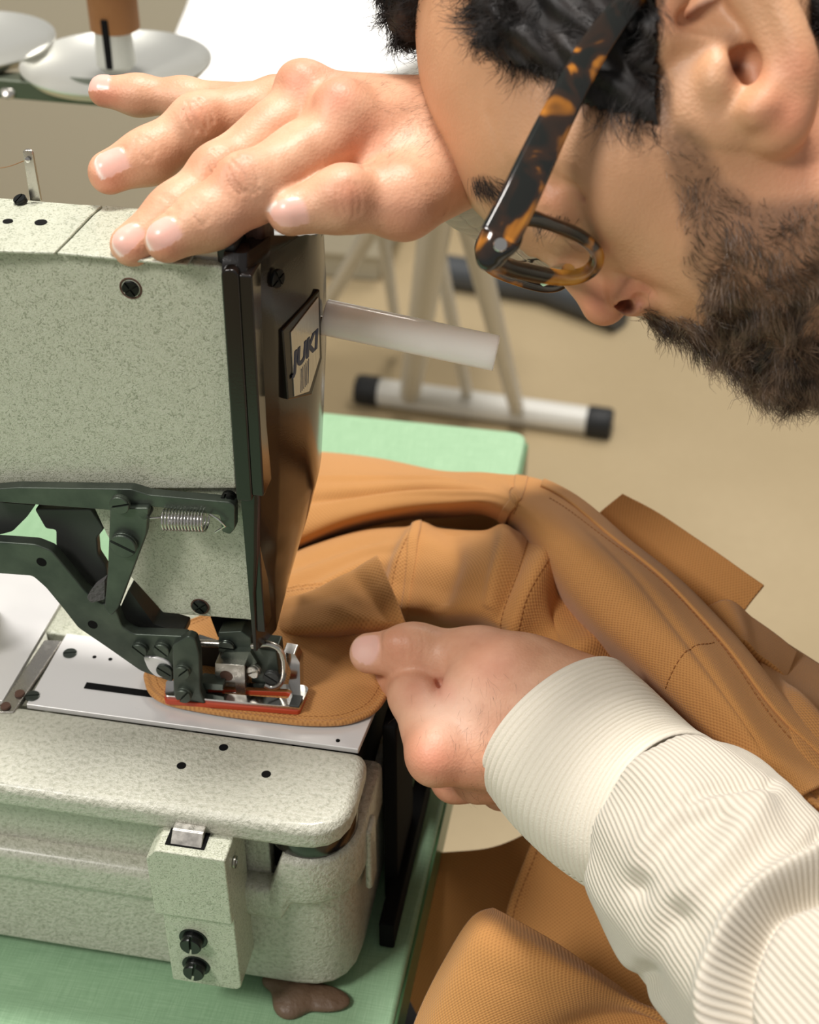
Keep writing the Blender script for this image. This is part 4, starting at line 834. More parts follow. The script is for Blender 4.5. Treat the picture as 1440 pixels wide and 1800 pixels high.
def lump(Pg, amp=.0012, s=38, seed=1):
    rg = np.random.RandomState(seed); ks = rg.normal(size=(6, 3))*s; ph = rg.rand(6)*6.28
    h = sum(np.sin(Pg@k+p) for k, p in zip(ks, ph))/2.4; return Pg+norms(Pg)*(h*amp)[..., None]
def cloth(name, ctrl, nu=120, nv=60, m='canvas', parent=None, thick=.0014, amp=.001, seed=1, s=38, ridges=()):
    Pg = lump(cr2(ctrl, nu, nv), amp, s, seed)
    if ridges:
        n = norms(Pg); uu, vv = np.meshgrid(np.linspace(0, 1, nu), np.linspace(0, 1, nv))
        for (u0, v0, u1, v1, w_, h_) in ridges:                          # a fold from (u0, v0) to (u1, v1) in patch parameters
            a = np.array([u0, v0]); b = np.array([u1, v1]); ba = b-a; t = np.clip(((uu-a[0])*ba[0]+(vv-a[1])*ba[1])/(ba@ba), 0, 1)
            d = np.hypot(uu-a[0]-t*ba[0], (vv-a[1]-t*ba[1])); Pg = Pg+n*(h_*np.exp(-(d/w_)**2)*np.sin(np.pi*np.clip(t*.9+.05, 0, 1))**.4)[..., None]
    o = link(name, grid_me(Pg), m, parent)
    so_ = o.modifiers.new('s', 'SOLIDIFY'); so_.thickness = thick; so_.offset = -1 if ((CAM-Pg.reshape(-1, 3).mean(0))@norms(Pg).reshape(-1, 3).mean(0)) > 0 else 1
    so_.offset = 0; o['_g'] = 0; del o['_g']; return o, Pg
def stitch(name, Pg, pts, parent, off=.0009, gap=.0026, r=.00022, m='thread'):
    """thread stitches along a patch line given in (u, v) of the patch"""
    nv, nu, _ = Pg.shape; n = norms(Pg); t = cr([(a, b, 0) for a, b in pts], 240); ii = np.clip(t[:, 1]*(nv-1), 0, nv-1.001); jj = np.clip(t[:, 0]*(nu-1), 0, nu-1.001)
    i0, j0 = ii.astype(int), jj.astype(int); fi_, fj = (ii-i0)[:, None], (jj-j0)[:, None]
    g = lambda A: A[i0, j0]*(1-fi_)*(1-fj)+A[i0+1, j0]*fi_*(1-fj)+A[i0, j0+1]*(1-fi_)*fj+A[i0+1, j0+1]*fi_*fj
    p = g(Pg)+g(n)*off; L_ = np.concatenate([[0], np.cumsum(np.linalg.norm(np.diff(p, axis=0), axis=1))])
    vs = []; fs = []; s = 0
    while s+gap < L_[-1]:
        q = np.stack([np.interp(np.linspace(s, s+gap*.74, 4), L_, p[:, k]) for k in range(3)], 1); s += gap
        me = tube_me([Vector(x.tolist()) for x in q], [r*.5, r, r, r*.5], 5); o = len(vs); vs += [v.co.copy() for v in me.vertices]; fs += [tuple(o+i for i in f.vertices) for f in me.polygons]; bpy.data.meshes.remove(me)
    return link(name, mesh(vs, fs), m, parent)
gt = thing('canvas_trousers', 'amber brown canvas trousers being sewn, bunched in folds over the table edge', 'trousers', at(900, 1000, .68))
# back roll: from behind the machine head, over the top ridge, rolling down to the right
Ls = [
 [(500, 830, .93), (600, 835, .90), (700, 850, .86), (790, 865, .83), (870, 880, .80), (960, 900, .77), (1060, 960, .72), (1170, 1060, .68), (1280, 1170, .64), (1370, 1290, .62), (1470, 1390, .60)],
 [(500, 789, .86), (600, 797, .84), (700, 813, .815), (790, 828, .785), (870, 838, .745), (957, 851, .715), (1060, 915, .67), (1170, 1010, .635), (1280, 1116, .60), (1372, 1226, .575), (1480, 1320, .56)],
 [(500, 815, .80), (600, 822, .785), (700, 832, .768), (790, 842, .74), (870, 853, .708), (948, 868, .678), (1042, 930, .637), (1145, 1030, .603), (1246, 1138, .572), (1335, 1250, .552), (1450, 1375, .54)],
 [(500, 850, .765), (600, 850, .755), (700, 850, .742), (790, 855, .715), (870, 862, .685), (938, 885, .658), (1020, 950, .622), (1115, 1050, .591), (1216, 1155, .562), (1310, 1265, .543), (1410, 1400, .532)],
 [(500, 900, .745), (600, 884, .742), (700, 873, .732), (790, 872, .708), (870, 874, .679), (925, 902, .653), (990, 972, .622), (1080, 1068, .593), (1182, 1172, .565), (1280, 1285, .546), (1370, 1440, .534)],
 [(500, 958, .738), (600, 918, .738), (700, 896, .730), (790, 888, .708), (860, 888, .684), (912, 918, .662), (968, 995, .632), (1052, 1088, .604), (1150, 1192, .577), (1250, 1310, .557), (1335, 1465, .545)],
 [(500, 975, .76), (600, 935, .762), (700, 910, .756), (790, 905, .735), (855, 905, .712), (905, 940, .69), (955, 1020, .66), (1040, 1110, .632), (1138, 1212, .607), (1240, 1335, .588), (1320, 1490, .575)]]
o, g = cloth('leg_panel', Ls, 260, 90, parent=gt, amp=.0011, seed=2, ridges=[(.02, .62, .35, .5, .035, -.004), (.05, .45, .3, .40, .02, .0025), (.42, .30, .47, .62, .012, .0012), (.62, .35, .95, .55, .03, -.0012)])
stitch('seam_stitching', g, [(.448, .30), (.440, .45), (.445, .60), (.455, .80)], o); stitch('seam_stitching', g, [(.470, .28), (.462, .45), (.470, .62), (.48, .82)], o)
stitch('seam_stitching', g, [(.80, .30), (.79, .45), (.80, .62), (.82, .82)], o)
stitch('seam_stitching', g, [(.52, .33), (.62, .30), (.72, .28), (.82, .28), (.95, .30)], o); 
# seam ridges of the roll: a felled seam strip standing slightly proud
def strip(name, g, u0, u1, v0, v1, parent, off=.0009, n=60, k=14):
    nv, nu, _ = g.shape; i0, i1 = int(v0*(nv-1)), int(v1*(nv-1)); j0, j1 = int(u0*(nu-1)), int(u1*(nu-1)); sub = g[i0:i1+1, j0:j1+1]+norms(g)[i0:i1+1, j0:j1+1]*off
    o_ = link(name, grid_me(sub), 'canvas', parent); s_ = o_.modifiers.new('s', 'SOLIDIFY'); s_.thickness = .0012; s_.offset = 0; return o_
strip('felled_seam', g, .446, .474, .22, .98, o, .0010)
strip('felled_seam', g, .50, .99, .14, .27, o, .0012)
# middle roll with the pocket seams
Ms = [
 [(470, 1010, .80), (560, 975, .80), (650, 945, .80), (740, 928, .79), (830, 935, .775), (930, 945, .75), (1010, 990, .72), (1080, 1070, .69), (1150, 1160, .66), (1250, 1290, .64)],
 [(470, 1000, .735), (560, 962, .74), (650, 935, .74), (740, 930, .725), (830, 938, .70), (925, 940, .68), (1005, 968, .66), (1062, 1045, .645), (1130, 1150, .63), (1230, 1280, .62)],
 [(470, 1020, .71), (560, 982, .712), (650, 952, .71), (740, 945, .694), (830, 952, .670), (915, 950, .655), (985, 985, .640), (1040, 1070, .632), (1105, 1170, .622), (1200, 1300, .61)],
 [(470, 1052, .70), (560, 1015, .70), (650, 982, .698), (735, 980, .680), (820, 985, .655), (895, 985, .640), (955, 1025, .628), (1000, 1105, .62), (1060, 1190, .613), (1150, 1320, .605)],
 [(470, 1085, .695), (560, 1052, .692), (645, 1028, .688), (725, 1025, .672), (800, 1032, .650), (870, 1035, .635), (925, 1075, .626), (975, 1140, .62), (1030, 1210, .615), (1110, 1340, .61)],
 [(470, 1115, .695), (560, 1092, .690), (640, 1075, .682), (715, 1072, .668), (785, 1078, .650), (850, 1085, .638), (905, 1120, .632), (960, 1170, .632), (1010, 1235, .63), (1080, 1360, .63)],
 [(470, 1140, .71), (560, 1125, .705), (640, 1112, .70), (705, 1110, .692), (780, 1115, .68), (850, 1125, .67), (905, 1155, .665), (960, 1205, .66), (1010, 1265, .66), (1070, 1380, .66)]]
o2, g2 = cloth('hip_panel', Ms, 240, 110, parent=gt, amp=.0012, seed=5, ridges=[
 (.34, .12, .28, .80, .022, .0045), (.40, .25, .42, .80, .035, -.0055), (.50, .12, .56, .75, .020, .004), (.62, .10, .66, .80, .028, .005), (.57, .2, .60, .8, .016, -.003), (.73, .15, .74, .75, .05, -.0095), (.84, .2, .82, .7, .03, .005), (.02, .30, .26, .34, .06, -.003), (.05, .62, .24, .55, .05, .003)])
stitch('seam_stitching', g2, [(.335, .12), (.322, .35), (.30, .62), (.285, .9)], o2); stitch('seam_stitching', g2, [(.56, .12), (.57, .35), (.59, .6), (.62, .85)], o2); stitch('seam_stitching', g2, [(.63, .12), (.645, .35), (.655, .6), (.68, .85)], o2)
strip('felled_seam', g2, .318, .338, .16, .95, o2, .0008)
Is = [[(440, 880, .86), (560, 880, .85), (700, 880, .83), (840, 890, .80), (940, 900, .76), (1040, 960, .72), (1150, 1080, .69), (1300, 1250, .66)],
 [(440, 960, .80), (560, 940, .80), (700, 930, .80), (840, 940, .77), (950, 980, .73), (1040, 1060, .71), (1130, 1160, .69), (1270, 1330, .66)],
 [(440, 1060, .78), (560, 1010, .79), (700, 990, .80), (840, 1010, .77), (950, 1060, .73), (1020, 1130, .71), (1110, 1240, .69), (1240, 1400, .66)]]
cloth('inner_lining', Is, 120, 50, parent=gt, amp=.003, seed=31)
# front-left pocket panel, its bright rolled edge pointing right
Ps = [
 [(440, 1080, .70), (500, 1066, .69), (555, 1052, .685), (610, 1022, .682), (662, 986, .680)],
 [(440, 1072, .678), (498, 1058, .666), (553, 1042, .660), (608, 1012, .656), (664, 978, .655)],
 [(440, 1088, .672), (502, 1074, .656), (560, 1060, .649), (622, 1040, .644), (682, 1018, .642)],
 [(440, 1104, .666), (506, 1092, .648), (566, 1082, .641), (635, 1070, .636), (700, 1060, .634)],
 [(440, 1120, .660), (510, 1110, .644), (574, 1104, .637), (642, 1096, .633), (712, 1096, .630)],
 [(440, 1128, .664), (512, 1121, .649), (578, 1116, .643), (645, 1110, .640), (716, 1115, .636)]]
o3, g3 = cloth('pocket_panel', Ps, 90, 50, parent=gt, amp=.0006, seed=9, ridges=[(.03, .2, .97, .2, .05, .0012), (.80, .25, .93, .9, .07, -.003), (.6, .5, .8, .9, .07, .0015)])
# hem pieces standing off behind the roll
Hs = [[(1030, 925, .70), (1062, 896, .70), (1095, 869, .70)], [(1085, 965, .69), (1124, 930, .69), (1158, 902, .69)], [(1160, 1025, .675), (1202, 980, .675), (1236, 956, .675)], [(1240, 1085, .66), (1278, 1035, .66), (1307, 1005, .66)], [(1285, 1110, .655), (1315, 1065, .655), (1343, 1029, .655)]]
oh, gh = cloth('hem_band', Hs, 50, 110, parent=gt, amp=.0007, seed=12, thick=.003); stitch('hem_stitching', gh, [(.05, .06), (.5, .06), (.95, .06)], oh); stitch('hem_stitching', gh, [(.05, .90), (.5, .90), (.95, .90)], oh); stitch('hem_stitching', gh, [(.12, .0), (.12, .5), (.12, 1)], oh)
Ts = [[(1215, 1090, .64), (1275, 1060, .64), (1318, 1090, .64), (1360, 1120, .64), (1397, 1150, .64)], [(1230, 1130, .625), (1290, 1095, .625), (1325, 1122, .625), (1360, 1148, .625), (1388, 1172, .625)], [(1250, 1165, .61), (1300, 1130, .61), (1330, 1155, .61), (1358, 1175, .61), (1378, 1195, .61)]]
ot, gt_ = cloth('belt_loop_band', Ts, 90, 40, parent=gt, amp=.0006, seed=13, thick=.003); stitch('hem_stitching', gt_, [(.3, .12), (.6, .12), (.97, .12)], ot); stitch('hem_stitching', gt_, [(.42, .0), (.42, .5), (.42, .95)], ot)
Rs = [[(1330, 1100, .66), (1400, 1150, .65), (1480, 1200, .64)], [(1330, 1160, .62), (1385, 1195, .615), (1480, 1240, .61)], [(1345, 1200, .585), (1395, 1240, .575), (1480, 1300, .57)], [(1360, 1260, .56), (1400, 1300, .55), (1490, 1360, .545)], [(1362, 1330, .545), (1405, 1380, .536), (1490, 1440, .53)], [(1372, 1385, .545), (1410, 1420, .54), (1490, 1470, .535)], [(1370, 1420, .58), (1420, 1470, .575), (1490, 1520, .57)]]
orr, gr = cloth('waist_panel', Rs, 60, 90, parent=gt, amp=.0012, seed=14, s=50, ridges=[(.4, .3, .95, .42, .06, .004), (.2, .55, .95, .65, .06, -.004)])
Ds = [[(960, 1075, .70), (1040, 1085, .69), (1130, 1130, .68), (1250, 1250, .66), (1420, 1420, .64)], [(960, 1160, .69), (1040, 1180, .68), (1130, 1240, .67), (1250, 1370, .65), (1420, 1520, .63)], [(960, 1230, .70), (1040, 1290, .69), (1130, 1370, .68), (1250, 1470, .66), (1420, 1620, .64)]]
cloth('inner_lining', Ds, 90, 40, parent=gt, amp=.002, seed=15, ridges=[(.1, .3, .9, .5, .08, .006), (.1, .6, .9, .75, .06, -.005)])
# flap clamped under the foot
zf = .8735; fl = [(704, 1090), (702, 1188), (690, 1208), (668, 1243), (642, 1261), (600, 1273), (540, 1274), (480, 1268), (400, 1258), (330, 1246), (290, 1236), (266, 1222), (257, 1205), (257, 1182), (296, 1172), (300, 1140), (300, 1110), (380, 1075), (480, 1040), (600, 1030)]
pts = [on(a, b, 'z', zf) for a, b in fl]; 
def drop(p): return Vector((p.x, p.y, p.z))
loop = cr([tuple(p) for p in pts]+[tuple(pts[0])], 260)[:-1]; cen = loop.mean(0); rings = []; cxy = np.array(on(480, 1150, 'z', zf))
for t, z in ((1.0, -.0008), (1.006, .0004), (.998, .0013), (.985, .0017), (.968, .0016), (.957, .0009), (.945, .0013), (.8, .0013), (.6, .0013), (.3, .0013), (.02, .0013)):
    rr2 = cxy+(loop-cxy)*t; rr2[:, 2] = zf+z; rings.append(rr2)
A_ = np.stack(rings); nr, nl = A_.shape[:2]; i = np.arange(nr*nl).reshape(nr, nl); j = np.roll(i, -1, 1)
Fq_ = np.stack([i[:-1], j[:-1], j[1:], i[1:]], -1).reshape(-1, 4); mef = fast_mesh(A_.reshape(-1, 3), Fq_); uvl = mef.uv_layers.new(name='UVMap'); li = np.empty(len(mef.loops), np.int32); mef.loops.foreach_get('vertex_index', li); uvl.data.foreach_set('uv', A_.reshape(-1, 3)[li][:, :2].astype(np.float32).ravel())
flo = link('flap', mef, 'canvas', gt)
lp = cxy+(loop-cxy)*.915; lp[:, 2] = zf+.0013; Lc = np.concatenate([[0], np.cumsum(np.linalg.norm(np.diff(lp, axis=0), axis=1))]); vs = []; fs = []; s = 0
while s+.0022 < Lc[-1]:
    q = np.stack([np.interp(np.linspace(s, s+.0016, 3), Lc, lp[:, k]) for k in range(3)], 1); s += .0022; me_ = tube_me([Vector(x.tolist()) for x in q], [.00012, .0002, .00012], 5); o_ = len(vs); vs += [v.co.copy() for v in me_.vertices]; fs += [tuple(o_+i for i in f.vertices) for f in me_.polygons]
link('flap_stitching', mesh(vs, fs), 'thread', flo)
# small bunch of cloth left of the needle, behind the foot
Bs = [[(284, 1085, .668), (330, 1082, .672), (380, 1090, .676), (440, 1095, .68), (520, 1100, .68)], [(282, 1096, .660), (325, 1096, .660), (380, 1106, .662), (440, 1110, .664), (520, 1118, .664)], [(290, 1112, .656), (330, 1112, .653), (385, 1122, .652), (440, 1128, .652), (520, 1135, .652)], [(300, 1130, .652), (340, 1130, .648), (390, 1140, .645), (440, 1146, .644), (520, 1150, .643)]]
cloth('tucked_edge', Bs, 60, 36, parent=gt, amp=.0012, seed=19, s=70)
# hanging leg below the table edge: far panel, near panel, and the folded leg end in front
Fs = [[(640, 1528, .745), (700, 1512, .74), (760, 1500, .735), (860, 1490, .725), (930, 1462, .715), (985, 1430, .70)], [(655, 1600, .74), (710, 1590, .735), (770, 1570, .73), (860, 1560, .72), (925, 1540, .71), (970, 1520, .695)], [(690, 1700, .735), (740, 1690, .73), (800, 1680, .725), (860, 1660, .715), (910, 1640, .705), (950, 1620, .69)], [(740, 1800, .735), (790, 1790, .73), (840, 1780, .725), (880, 1760, .715), (920, 1740, .705), (950, 1720, .69)]]
cloth('hanging_leg', Fs, 110, 90, parent=gt, amp=.002, seed=21, s=22)
Gs = [[(955, 1445, .70), (975, 1425, .690), (1040, 1420, .68), (1120, 1480, .67)], [(925, 1530, .695), (960, 1520, .682), (1050, 1530, .67), (1150, 1580, .66)], [(895, 1620, .69), (945, 1620, .675), (1060, 1640, .66), (1180, 1690, .65)], [(880, 1700, .685), (950, 1720, .67), (1070, 1750, .655), (1200, 1800, .645)], [(880, 1830, .68), (950, 1850, .67), (1070, 1880, .655), (1200, 1930, .645)]]
o5, g5 = cloth('hanging_leg', Gs, 90, 90, parent=gt, amp=.0018, seed=22, s=30, ridges=[(.25, .05, .12, .8, .05, .006)]); stitch('seam_stitching', g5, [(.30, .02), (.22, .4), (.14, .8)], o5)
Qs = [[(700, 1880, .615), (742, 1780, .610), (792, 1690, .604), (836, 1622, .600), (868, 1606, .604)], [(735, 1890, .600), (780, 1790, .595), (822, 1708, .589), (862, 1648, .586), (912, 1630, .594)], [(800, 1900, .590), (850, 1800, .585), (895, 1730, .580), (935, 1680, .578), (990, 1672, .590)], [(880, 1910, .588), (940, 1820, .583), (985, 1760, .579), (1025, 1720, .578), (1080, 1728, .592)], [(960, 1920, .592), (1030, 1840, .588), (1075, 1790, .586), (1110, 1760, .588), (1150, 1775, .600)], [(1060, 1940, .594), (1130, 1870, .591), (1175, 1825, .590), (1215, 1795, .592), (1260, 1810, .602)]]
o6, g6 = cloth('leg_hem', Qs, 110, 110, parent=gt, amp=.0010, seed=23, thick=.003, ridges=[(.3, .7, .7, .95, .10, -.006)]); stitch('hem_stitching', g6, [(.02, .26), (.3, .25), (.6, .24), (.97, .20)], o6)
# ---------------------------------------------------------------- shirt
def sleeve_grid(secs, nu, nv, t0=0, t1=2*math.pi):
    """secs: (px, py, d, r_perp, r_depth, angle) ellipses across the forearm; returns (nv, nu, 3)"""
    S = cr(secs, nv); th = np.linspace(t0, t1, nu); C3 = ((S[:, 0]-720)/F*S[:, 2])[:, None]*RT+((S[:, 1]-900)/F*S[:, 2])[:, None]*DN+S[:, 2][:, None]*FW+CAM
    T = np.gradient(C3, axis=0); T /= np.linalg.norm(T, axis=1, keepdims=True); ref = DN*.6-RT*.75
    A = ref-(T@ref)[:, None]*T; A /= np.linalg.norm(A, axis=1, keepdims=True); B = np.cross(T, A)
    B *= np.sign((B@(-FW)).mean())
    return C3[:, None]+A[:, None]*(S[:, 3][:, None]*np.cos(th))[..., None]+B[:, None]*(S[:, 4][:, None]*np.sin(th))[..., None], T, A, B, th
cs_ = [(978, 1280, .5745, .0352, .0285, 0), (1025, 1330, .561, .0360, .0295, 0), (1080, 1382, .546, .0352, .0300, 0), (1128, 1418, .533, .0338, .0300, 0), (1172, 1442, .522, .0328, .0300, 0)]
Pg, T, A, B, th = sleeve_grid(cs_, 200, 330)
rad = Pg-Pg.mean(1, keepdims=True); rad /= np.linalg.norm(rad, axis=2, keepdims=True)
vv = vv_c = np.linspace(0, 1, 330); NR = 23; rib = np.abs(np.sin(np.pi*NR*vv))**.5; Pg = Pg+rad*(rib[:, None]*.0012+.0004*np.sin(3*th[None]+vv[:, None]*2))[..., None]
shirt = None
ss = [(1168, 1438, .523, .0325, .030, 0), (1195, 1462, .515, .0375, .034, 0), (1235, 1520, .503, .0405, .037, 0), (1290, 1590, .488, .0410, .039, 0), (1370, 1680, .470, .0410, .041, 0), (1460, 1780, .452, .0430, .043, 0), (1580, 1900, .435, .047, .046, 0), (1750, 2060, .42, .052, .050, 0)]
Sg, T, A, B, th = sleeve_grid(ss, 420, 420)
rd = Sg-Sg.mean(1, keepdims=True); rd /= np.linalg.norm(rd, axis=2, keepdims=True); tt, vv = np.meshgrid(th, np.linspace(0, 1, 420))
gpx = (Sg-CAM)@ROT.T; spx = 720+F*gpx[..., 0]/gpx[..., 2]; spy = 900+F*gpx[..., 1]/gpx[..., 2]
def pline(pts):
    P_ = np.array(cr([(a, b, 0) for a, b in pts], 60))[:, :2]; d = np.full(spx.shape, 1e9); 
    for a, b in zip(P_[:-1], P_[1:]):
        ba = b-a; t = np.clip(((spx-a[0])*ba[0]+(spy-a[1])*ba[1])/(ba@ba), 0, 1); d = np.minimum(d, np.hypot(spx-a[0]-t*ba[0], spy-a[1]-t*ba[1]))
    return d
nearside = (np.sin(tt) > -.25)
def fold(pts, w_, h_): return h_*np.exp(-(pline(pts)/w_)**2)*nearside
disp = fold([(1215, 1405), (1260, 1388), (1310, 1380), (1350, 1382)], 15, -.0035)+fold([(1130, 1520), (1160, 1460), (1215, 1420), (1270, 1410), (1330, 1400)], 26, .0028)
disp += fold([(1120, 1560), (1150, 1510), (1200, 1450), (1260, 1430)], 22, -.0032)+fold([(1140, 1680), (1180, 1600), (1240, 1540), (1290, 1480), (1340, 1420)], 30, .0035)
disp += fold([(1130, 1720), (1160, 1650), (1190, 1610)], 28, -.004)
disp += fold([(1440, 1505), (1400, 1528), (1345, 1560), (1300, 1620), (1270, 1690), (1262, 1760), (1270, 1830)], 24, .0075)
disp += fold([(1470, 1545), (1410, 1562), (1362, 1590), (1325, 1640), (1298, 1700), (1290, 1770), (1300, 1840)], 22, -.0125)
disp += fold([(1395, 1470), (1340, 1500), (1290, 1560)], 30, -.002)+fold([(1440, 1470), (1405, 1500)], 16, -.004)
disp += fold([(1240, 1780), (1290, 1660), (1350, 1600)], 60, .001)
disp += .0007*np.sin(4*tt+6*vv)+.0006*np.sin(9*tt-11*vv)
gather = np.exp(-vv/.03)*.0006*np.sin(60*tt)
Sg2 = Sg+rd*(disp+gather-.0035*np.exp(-vv/.012))[..., None]
def grid_uv(Pg, U, Vv):
    nv, nu, _ = Pg.shape; i = np.arange(nv*nu).reshape(nv, nu); F_ = np.stack([i[:-1, :-1], i[:-1, 1:], i[1:, 1:], i[1:, :-1]], -1).reshape(-1, 4); me = fast_mesh(Pg.reshape(-1, 3), F_)
    uv = np.stack([U, Vv], -1).reshape(-1, 2); l = me.uv_layers.new(name='UVMap'); li = np.empty(len(me.loops), np.int32); me.loops.foreach_get('vertex_index', li); l.data.foreach_set('uv', uv[li].astype(np.float32).ravel()); return me
NW = 126
slv = grid_uv(Sg2, tt/(2*math.pi)*NW, vv)
# torso and right sleeve, simple lofted volumes out of the frame
tor = [('+', cone(K(2120, 1500, 640), K(2160, 560, 600), 120, 125), 0), ('+', cone(K(2120, 1650, 470), K(1720, 2030, 428), 62, 52), 60), ('+', cone(K(2120, 800, 470), K(2120, 1650, 470), 70, 64), 60),
       ('+', cone(K(2100, 640, 680), K(1560, 540, 700), 62, 44), 60), ('+', cone(K(1560, 540, 700), K(1190, 415, 640), 44, 37), 20)]
Vt, Ft = nets(G(tor), *box_px([K(1100, 350, 600), K(2000, 2500, 650), K(2300, 300, 620), K(1900, 1500, 330)], 70), 7)
tme = fast_mesh(toW(Vt), Ft); ul = tme.uv_layers.new(name='UVMap'); li = np.empty(len(tme.loops), np.int32); tme.loops.foreach_get('vertex_index', li); wv_ = toW(Vt)[li]; ul.data.foreach_set('uv', np.stack([(wv_[:, 1]+.35*wv_[:, 0])*480, wv_[:, 2]], 1).astype(np.float32).ravel())
sm_ = bpy.data.objects.new('t', tme); 
bm = bmesh.new(); bm.from_mesh(slv); bm.from_mesh(tme); sme = bpy.data.meshes.new('shirt'); bm.to_mesh(sme); bm.free(); bpy.data.objects.remove(sm_)
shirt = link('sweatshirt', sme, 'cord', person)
co = link('cuff', grid_uv(Pg, (vv_c*NR-.25)[:, None].repeat(200, 1), np.zeros(Pg.shape[:2])), 'rib', shirt); s_ = co.modifiers.new('s', 'SOLIDIFY'); s_.thickness = .003; s_.offset = 1
c2s = [(815, 262, .540, .0215, .0285, 0), (842, 275, .546, .0268, .0285, 0), (900, 295, .560, .0298, .0300, 0), (980, 325, .58, .0310, .031, 0)]
S2 = cr(c2s, 120); th2 = np.linspace(0, 2*math.pi, 120); C3 = ((S2[:, 0]-720)/F*S2[:, 2])[:, None]*RT+((S2[:, 1]-900)/F*S2[:, 2])[:, None]*DN+S2[:, 2][:, None]*FW+CAM
T2 = np.gradient(C3, axis=0); T2 /= np.linalg.norm(T2, axis=1, keepdims=True); A2 = DN-(T2@DN)[:, None]*T2; A2 /= np.linalg.norm(A2, axis=1, keepdims=True); B2 = np.cross(T2, A2); rib2 = .0007*np.abs(np.sin(np.pi*9*np.linspace(0, 1, 120)))**.6
P2 = C3[:, None]+(A2[:, None]*np.cos(th2)[:, None]+B2[:, None]*np.sin(th2)[:, None])*(S2[:, 3]+rib2)[:, None, None]
co2 = link('cuff', grid_uv(P2, np.zeros(P2.shape[:2]), np.zeros(P2.shape[:2])), 'rib', shirt); s_ = co2.modifiers.new('s', 'SOLIDIFY'); s_.thickness = .003
s3 = [(970, 320, .578, .033, 0, 0), (1080, 370, .61, .036, 0, 0), (1180, 415, .640, .038, 0, 0)]; S3 = cr(s3, 60); C3 = ((S3[:, 0]-720)/F*S3[:, 2])[:, None]*RT+((S3[:, 1]-900)/F*S3[:, 2])[:, None]*DN+S3[:, 2][:, None]*FW+CAM
P3 = C3[:, None]+(A2[:60][:, None]*np.cos(th2)[:, None]+B2[:60][:, None]*np.sin(th2)[:, None])*S3[:, 3][:, None, None]
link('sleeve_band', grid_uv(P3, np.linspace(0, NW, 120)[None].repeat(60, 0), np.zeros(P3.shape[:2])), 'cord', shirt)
# dark trousers of the person: a thigh beside the table
Vt, Ft = nets(G([('+', cone(K(1500, 2250, 640), K(620, 1960, 900), 85, 70), 0), ('+', cone(K(620, 1960, 900), K(560, 2300, 1300), 70, 55), 30)]), *box_px([K(1500, 2250, 640), K(500, 1900, 950), K(560, 2300, 1300)], 110), 8)
link('trousers', fast_mesh(toW(Vt), Ft), 'navy', person)
# ---------------------------------------------------------------- glasses
gl = thing('eyeglasses', 'tortoiseshell rectangular eyeglasses worn low on the nose', 'eyeglasses', at(960, 430, .46))
def W_(px, py, d): return at(px, py, d/1000)
# near lens outline: temporal top corner -> nasal side -> cheek side -> temporal side
def lens_loop(pts, n=96): return cr(pts+[pts[0]], n+1)[:-1]
near = [(888, 398, 447), (872, 440, 452), (893, 462, 458), (940, 475, 466), (1000, 484, 474), (1034, 474, 474), (1044, 450, 470), (1022, 424, 464), (980, 404, 456), (930, 390, 449)]
lp_ = np.array([list(W_(*p)) for p in lens_loop(near)]); 
def rim(name, loop, wv, tn, parent):
    """frame front: a band wv wide (in the lens plane) and tn thick round the lens"""
    c = loop.mean(0); u_, s_, vt = np.linalg.svd(loop-c); n = vt[2]; T_ = np.roll(loop, -1, 0)-np.roll(loop, 1, 0); T_ /= np.linalg.norm(T_, axis=1, keepdims=True); O = np.cross(T_, n); O *= np.sign((O*(loop-c)).sum(1).mean())
    w_ = wv if hasattr(wv, '__len__') else np.full(len(loop), wv); k_ = [(-.15, -.5), (.85, -.5), (1, -.3), (1, .3), (.85, .5), (-.15, .5), (-.3, .3), (-.3, -.3)]
    vs = np.stack([loop+O*(a*w_)[:, None]+n*(b*tn) for a, b in k_], 1); m_, q = vs.shape[:2]; i = np.arange(m_*q).reshape(m_, q); j = np.roll(i, -1, 0)
    Fq = np.stack([i, np.roll(i, -1, 1), np.roll(j, -1, 1), j], -1).reshape(-1, 4); o = link(name, fast_mesh(vs.reshape(-1, 3), Fq), 'tortoise', parent); s_ = o.modifiers.new('s', 'SUBSURF'); s_.levels = 1; s_.render_levels = 2; return o, n
wv = np.interp(np.arange(96), [0, 10, 20, 40, 60, 80, 95], [.0055, .0060, .0042, .0036, .0034, .0032, .0050])
r1, n1_ = rim('frame_front', lp_, wv, .0036, gl)
def lens(loop, name):
    c = loop.mean(0); vs = [c]+[c+(p-c)*.99 for p in loop]; nn = np.linalg.svd(loop-c)[2][2]; k = len(loop); vs = [v-nn*.0006 for v in vs]+[v+nn*.0006 for v in vs]; q = k+1
    fs = [(0, i+1, (i+1) % k+1) for i in range(k)]+[(q, q+(i+1) % k+1, q+i+1) for i in range(k)]+[(i+1, q+i+1, q+(i+1) % k+1, (i+1) % k+1) for i in range(k)]
    o = link(name, mesh(vs, fs), 'glass', gl, smooth=False); return o
lens(lp_, 'lens')
dl = np.array([(W_(915, 470, 520)-W_(960, 440, 456))[k] for k in range(3)])
far_ = [(862, 405, 520), (848, 440, 524), (866, 468, 530), (905, 486, 535), (955, 500, 540), (985, 496, 540), (996, 472, 536), (975, 446, 530), (940, 428, 525), (900, 410, 521)]
lp2 = np.array([list(W_(*p)) for p in lens_loop(far_)]); rim('frame_front', lp2, .0030, .0034, gl); lens(lp2, 'lens')
br_a, br_b = lp_[40:50].mean(0), lp2[40:50].mean(0)
tube('bridge', cr([W_(1000, 478, 474), W_(985, 478, 492), W_(972, 484, 512), W_(958, 492, 530)], 16), [.0024]*16, 'tortoise', gl, 10)
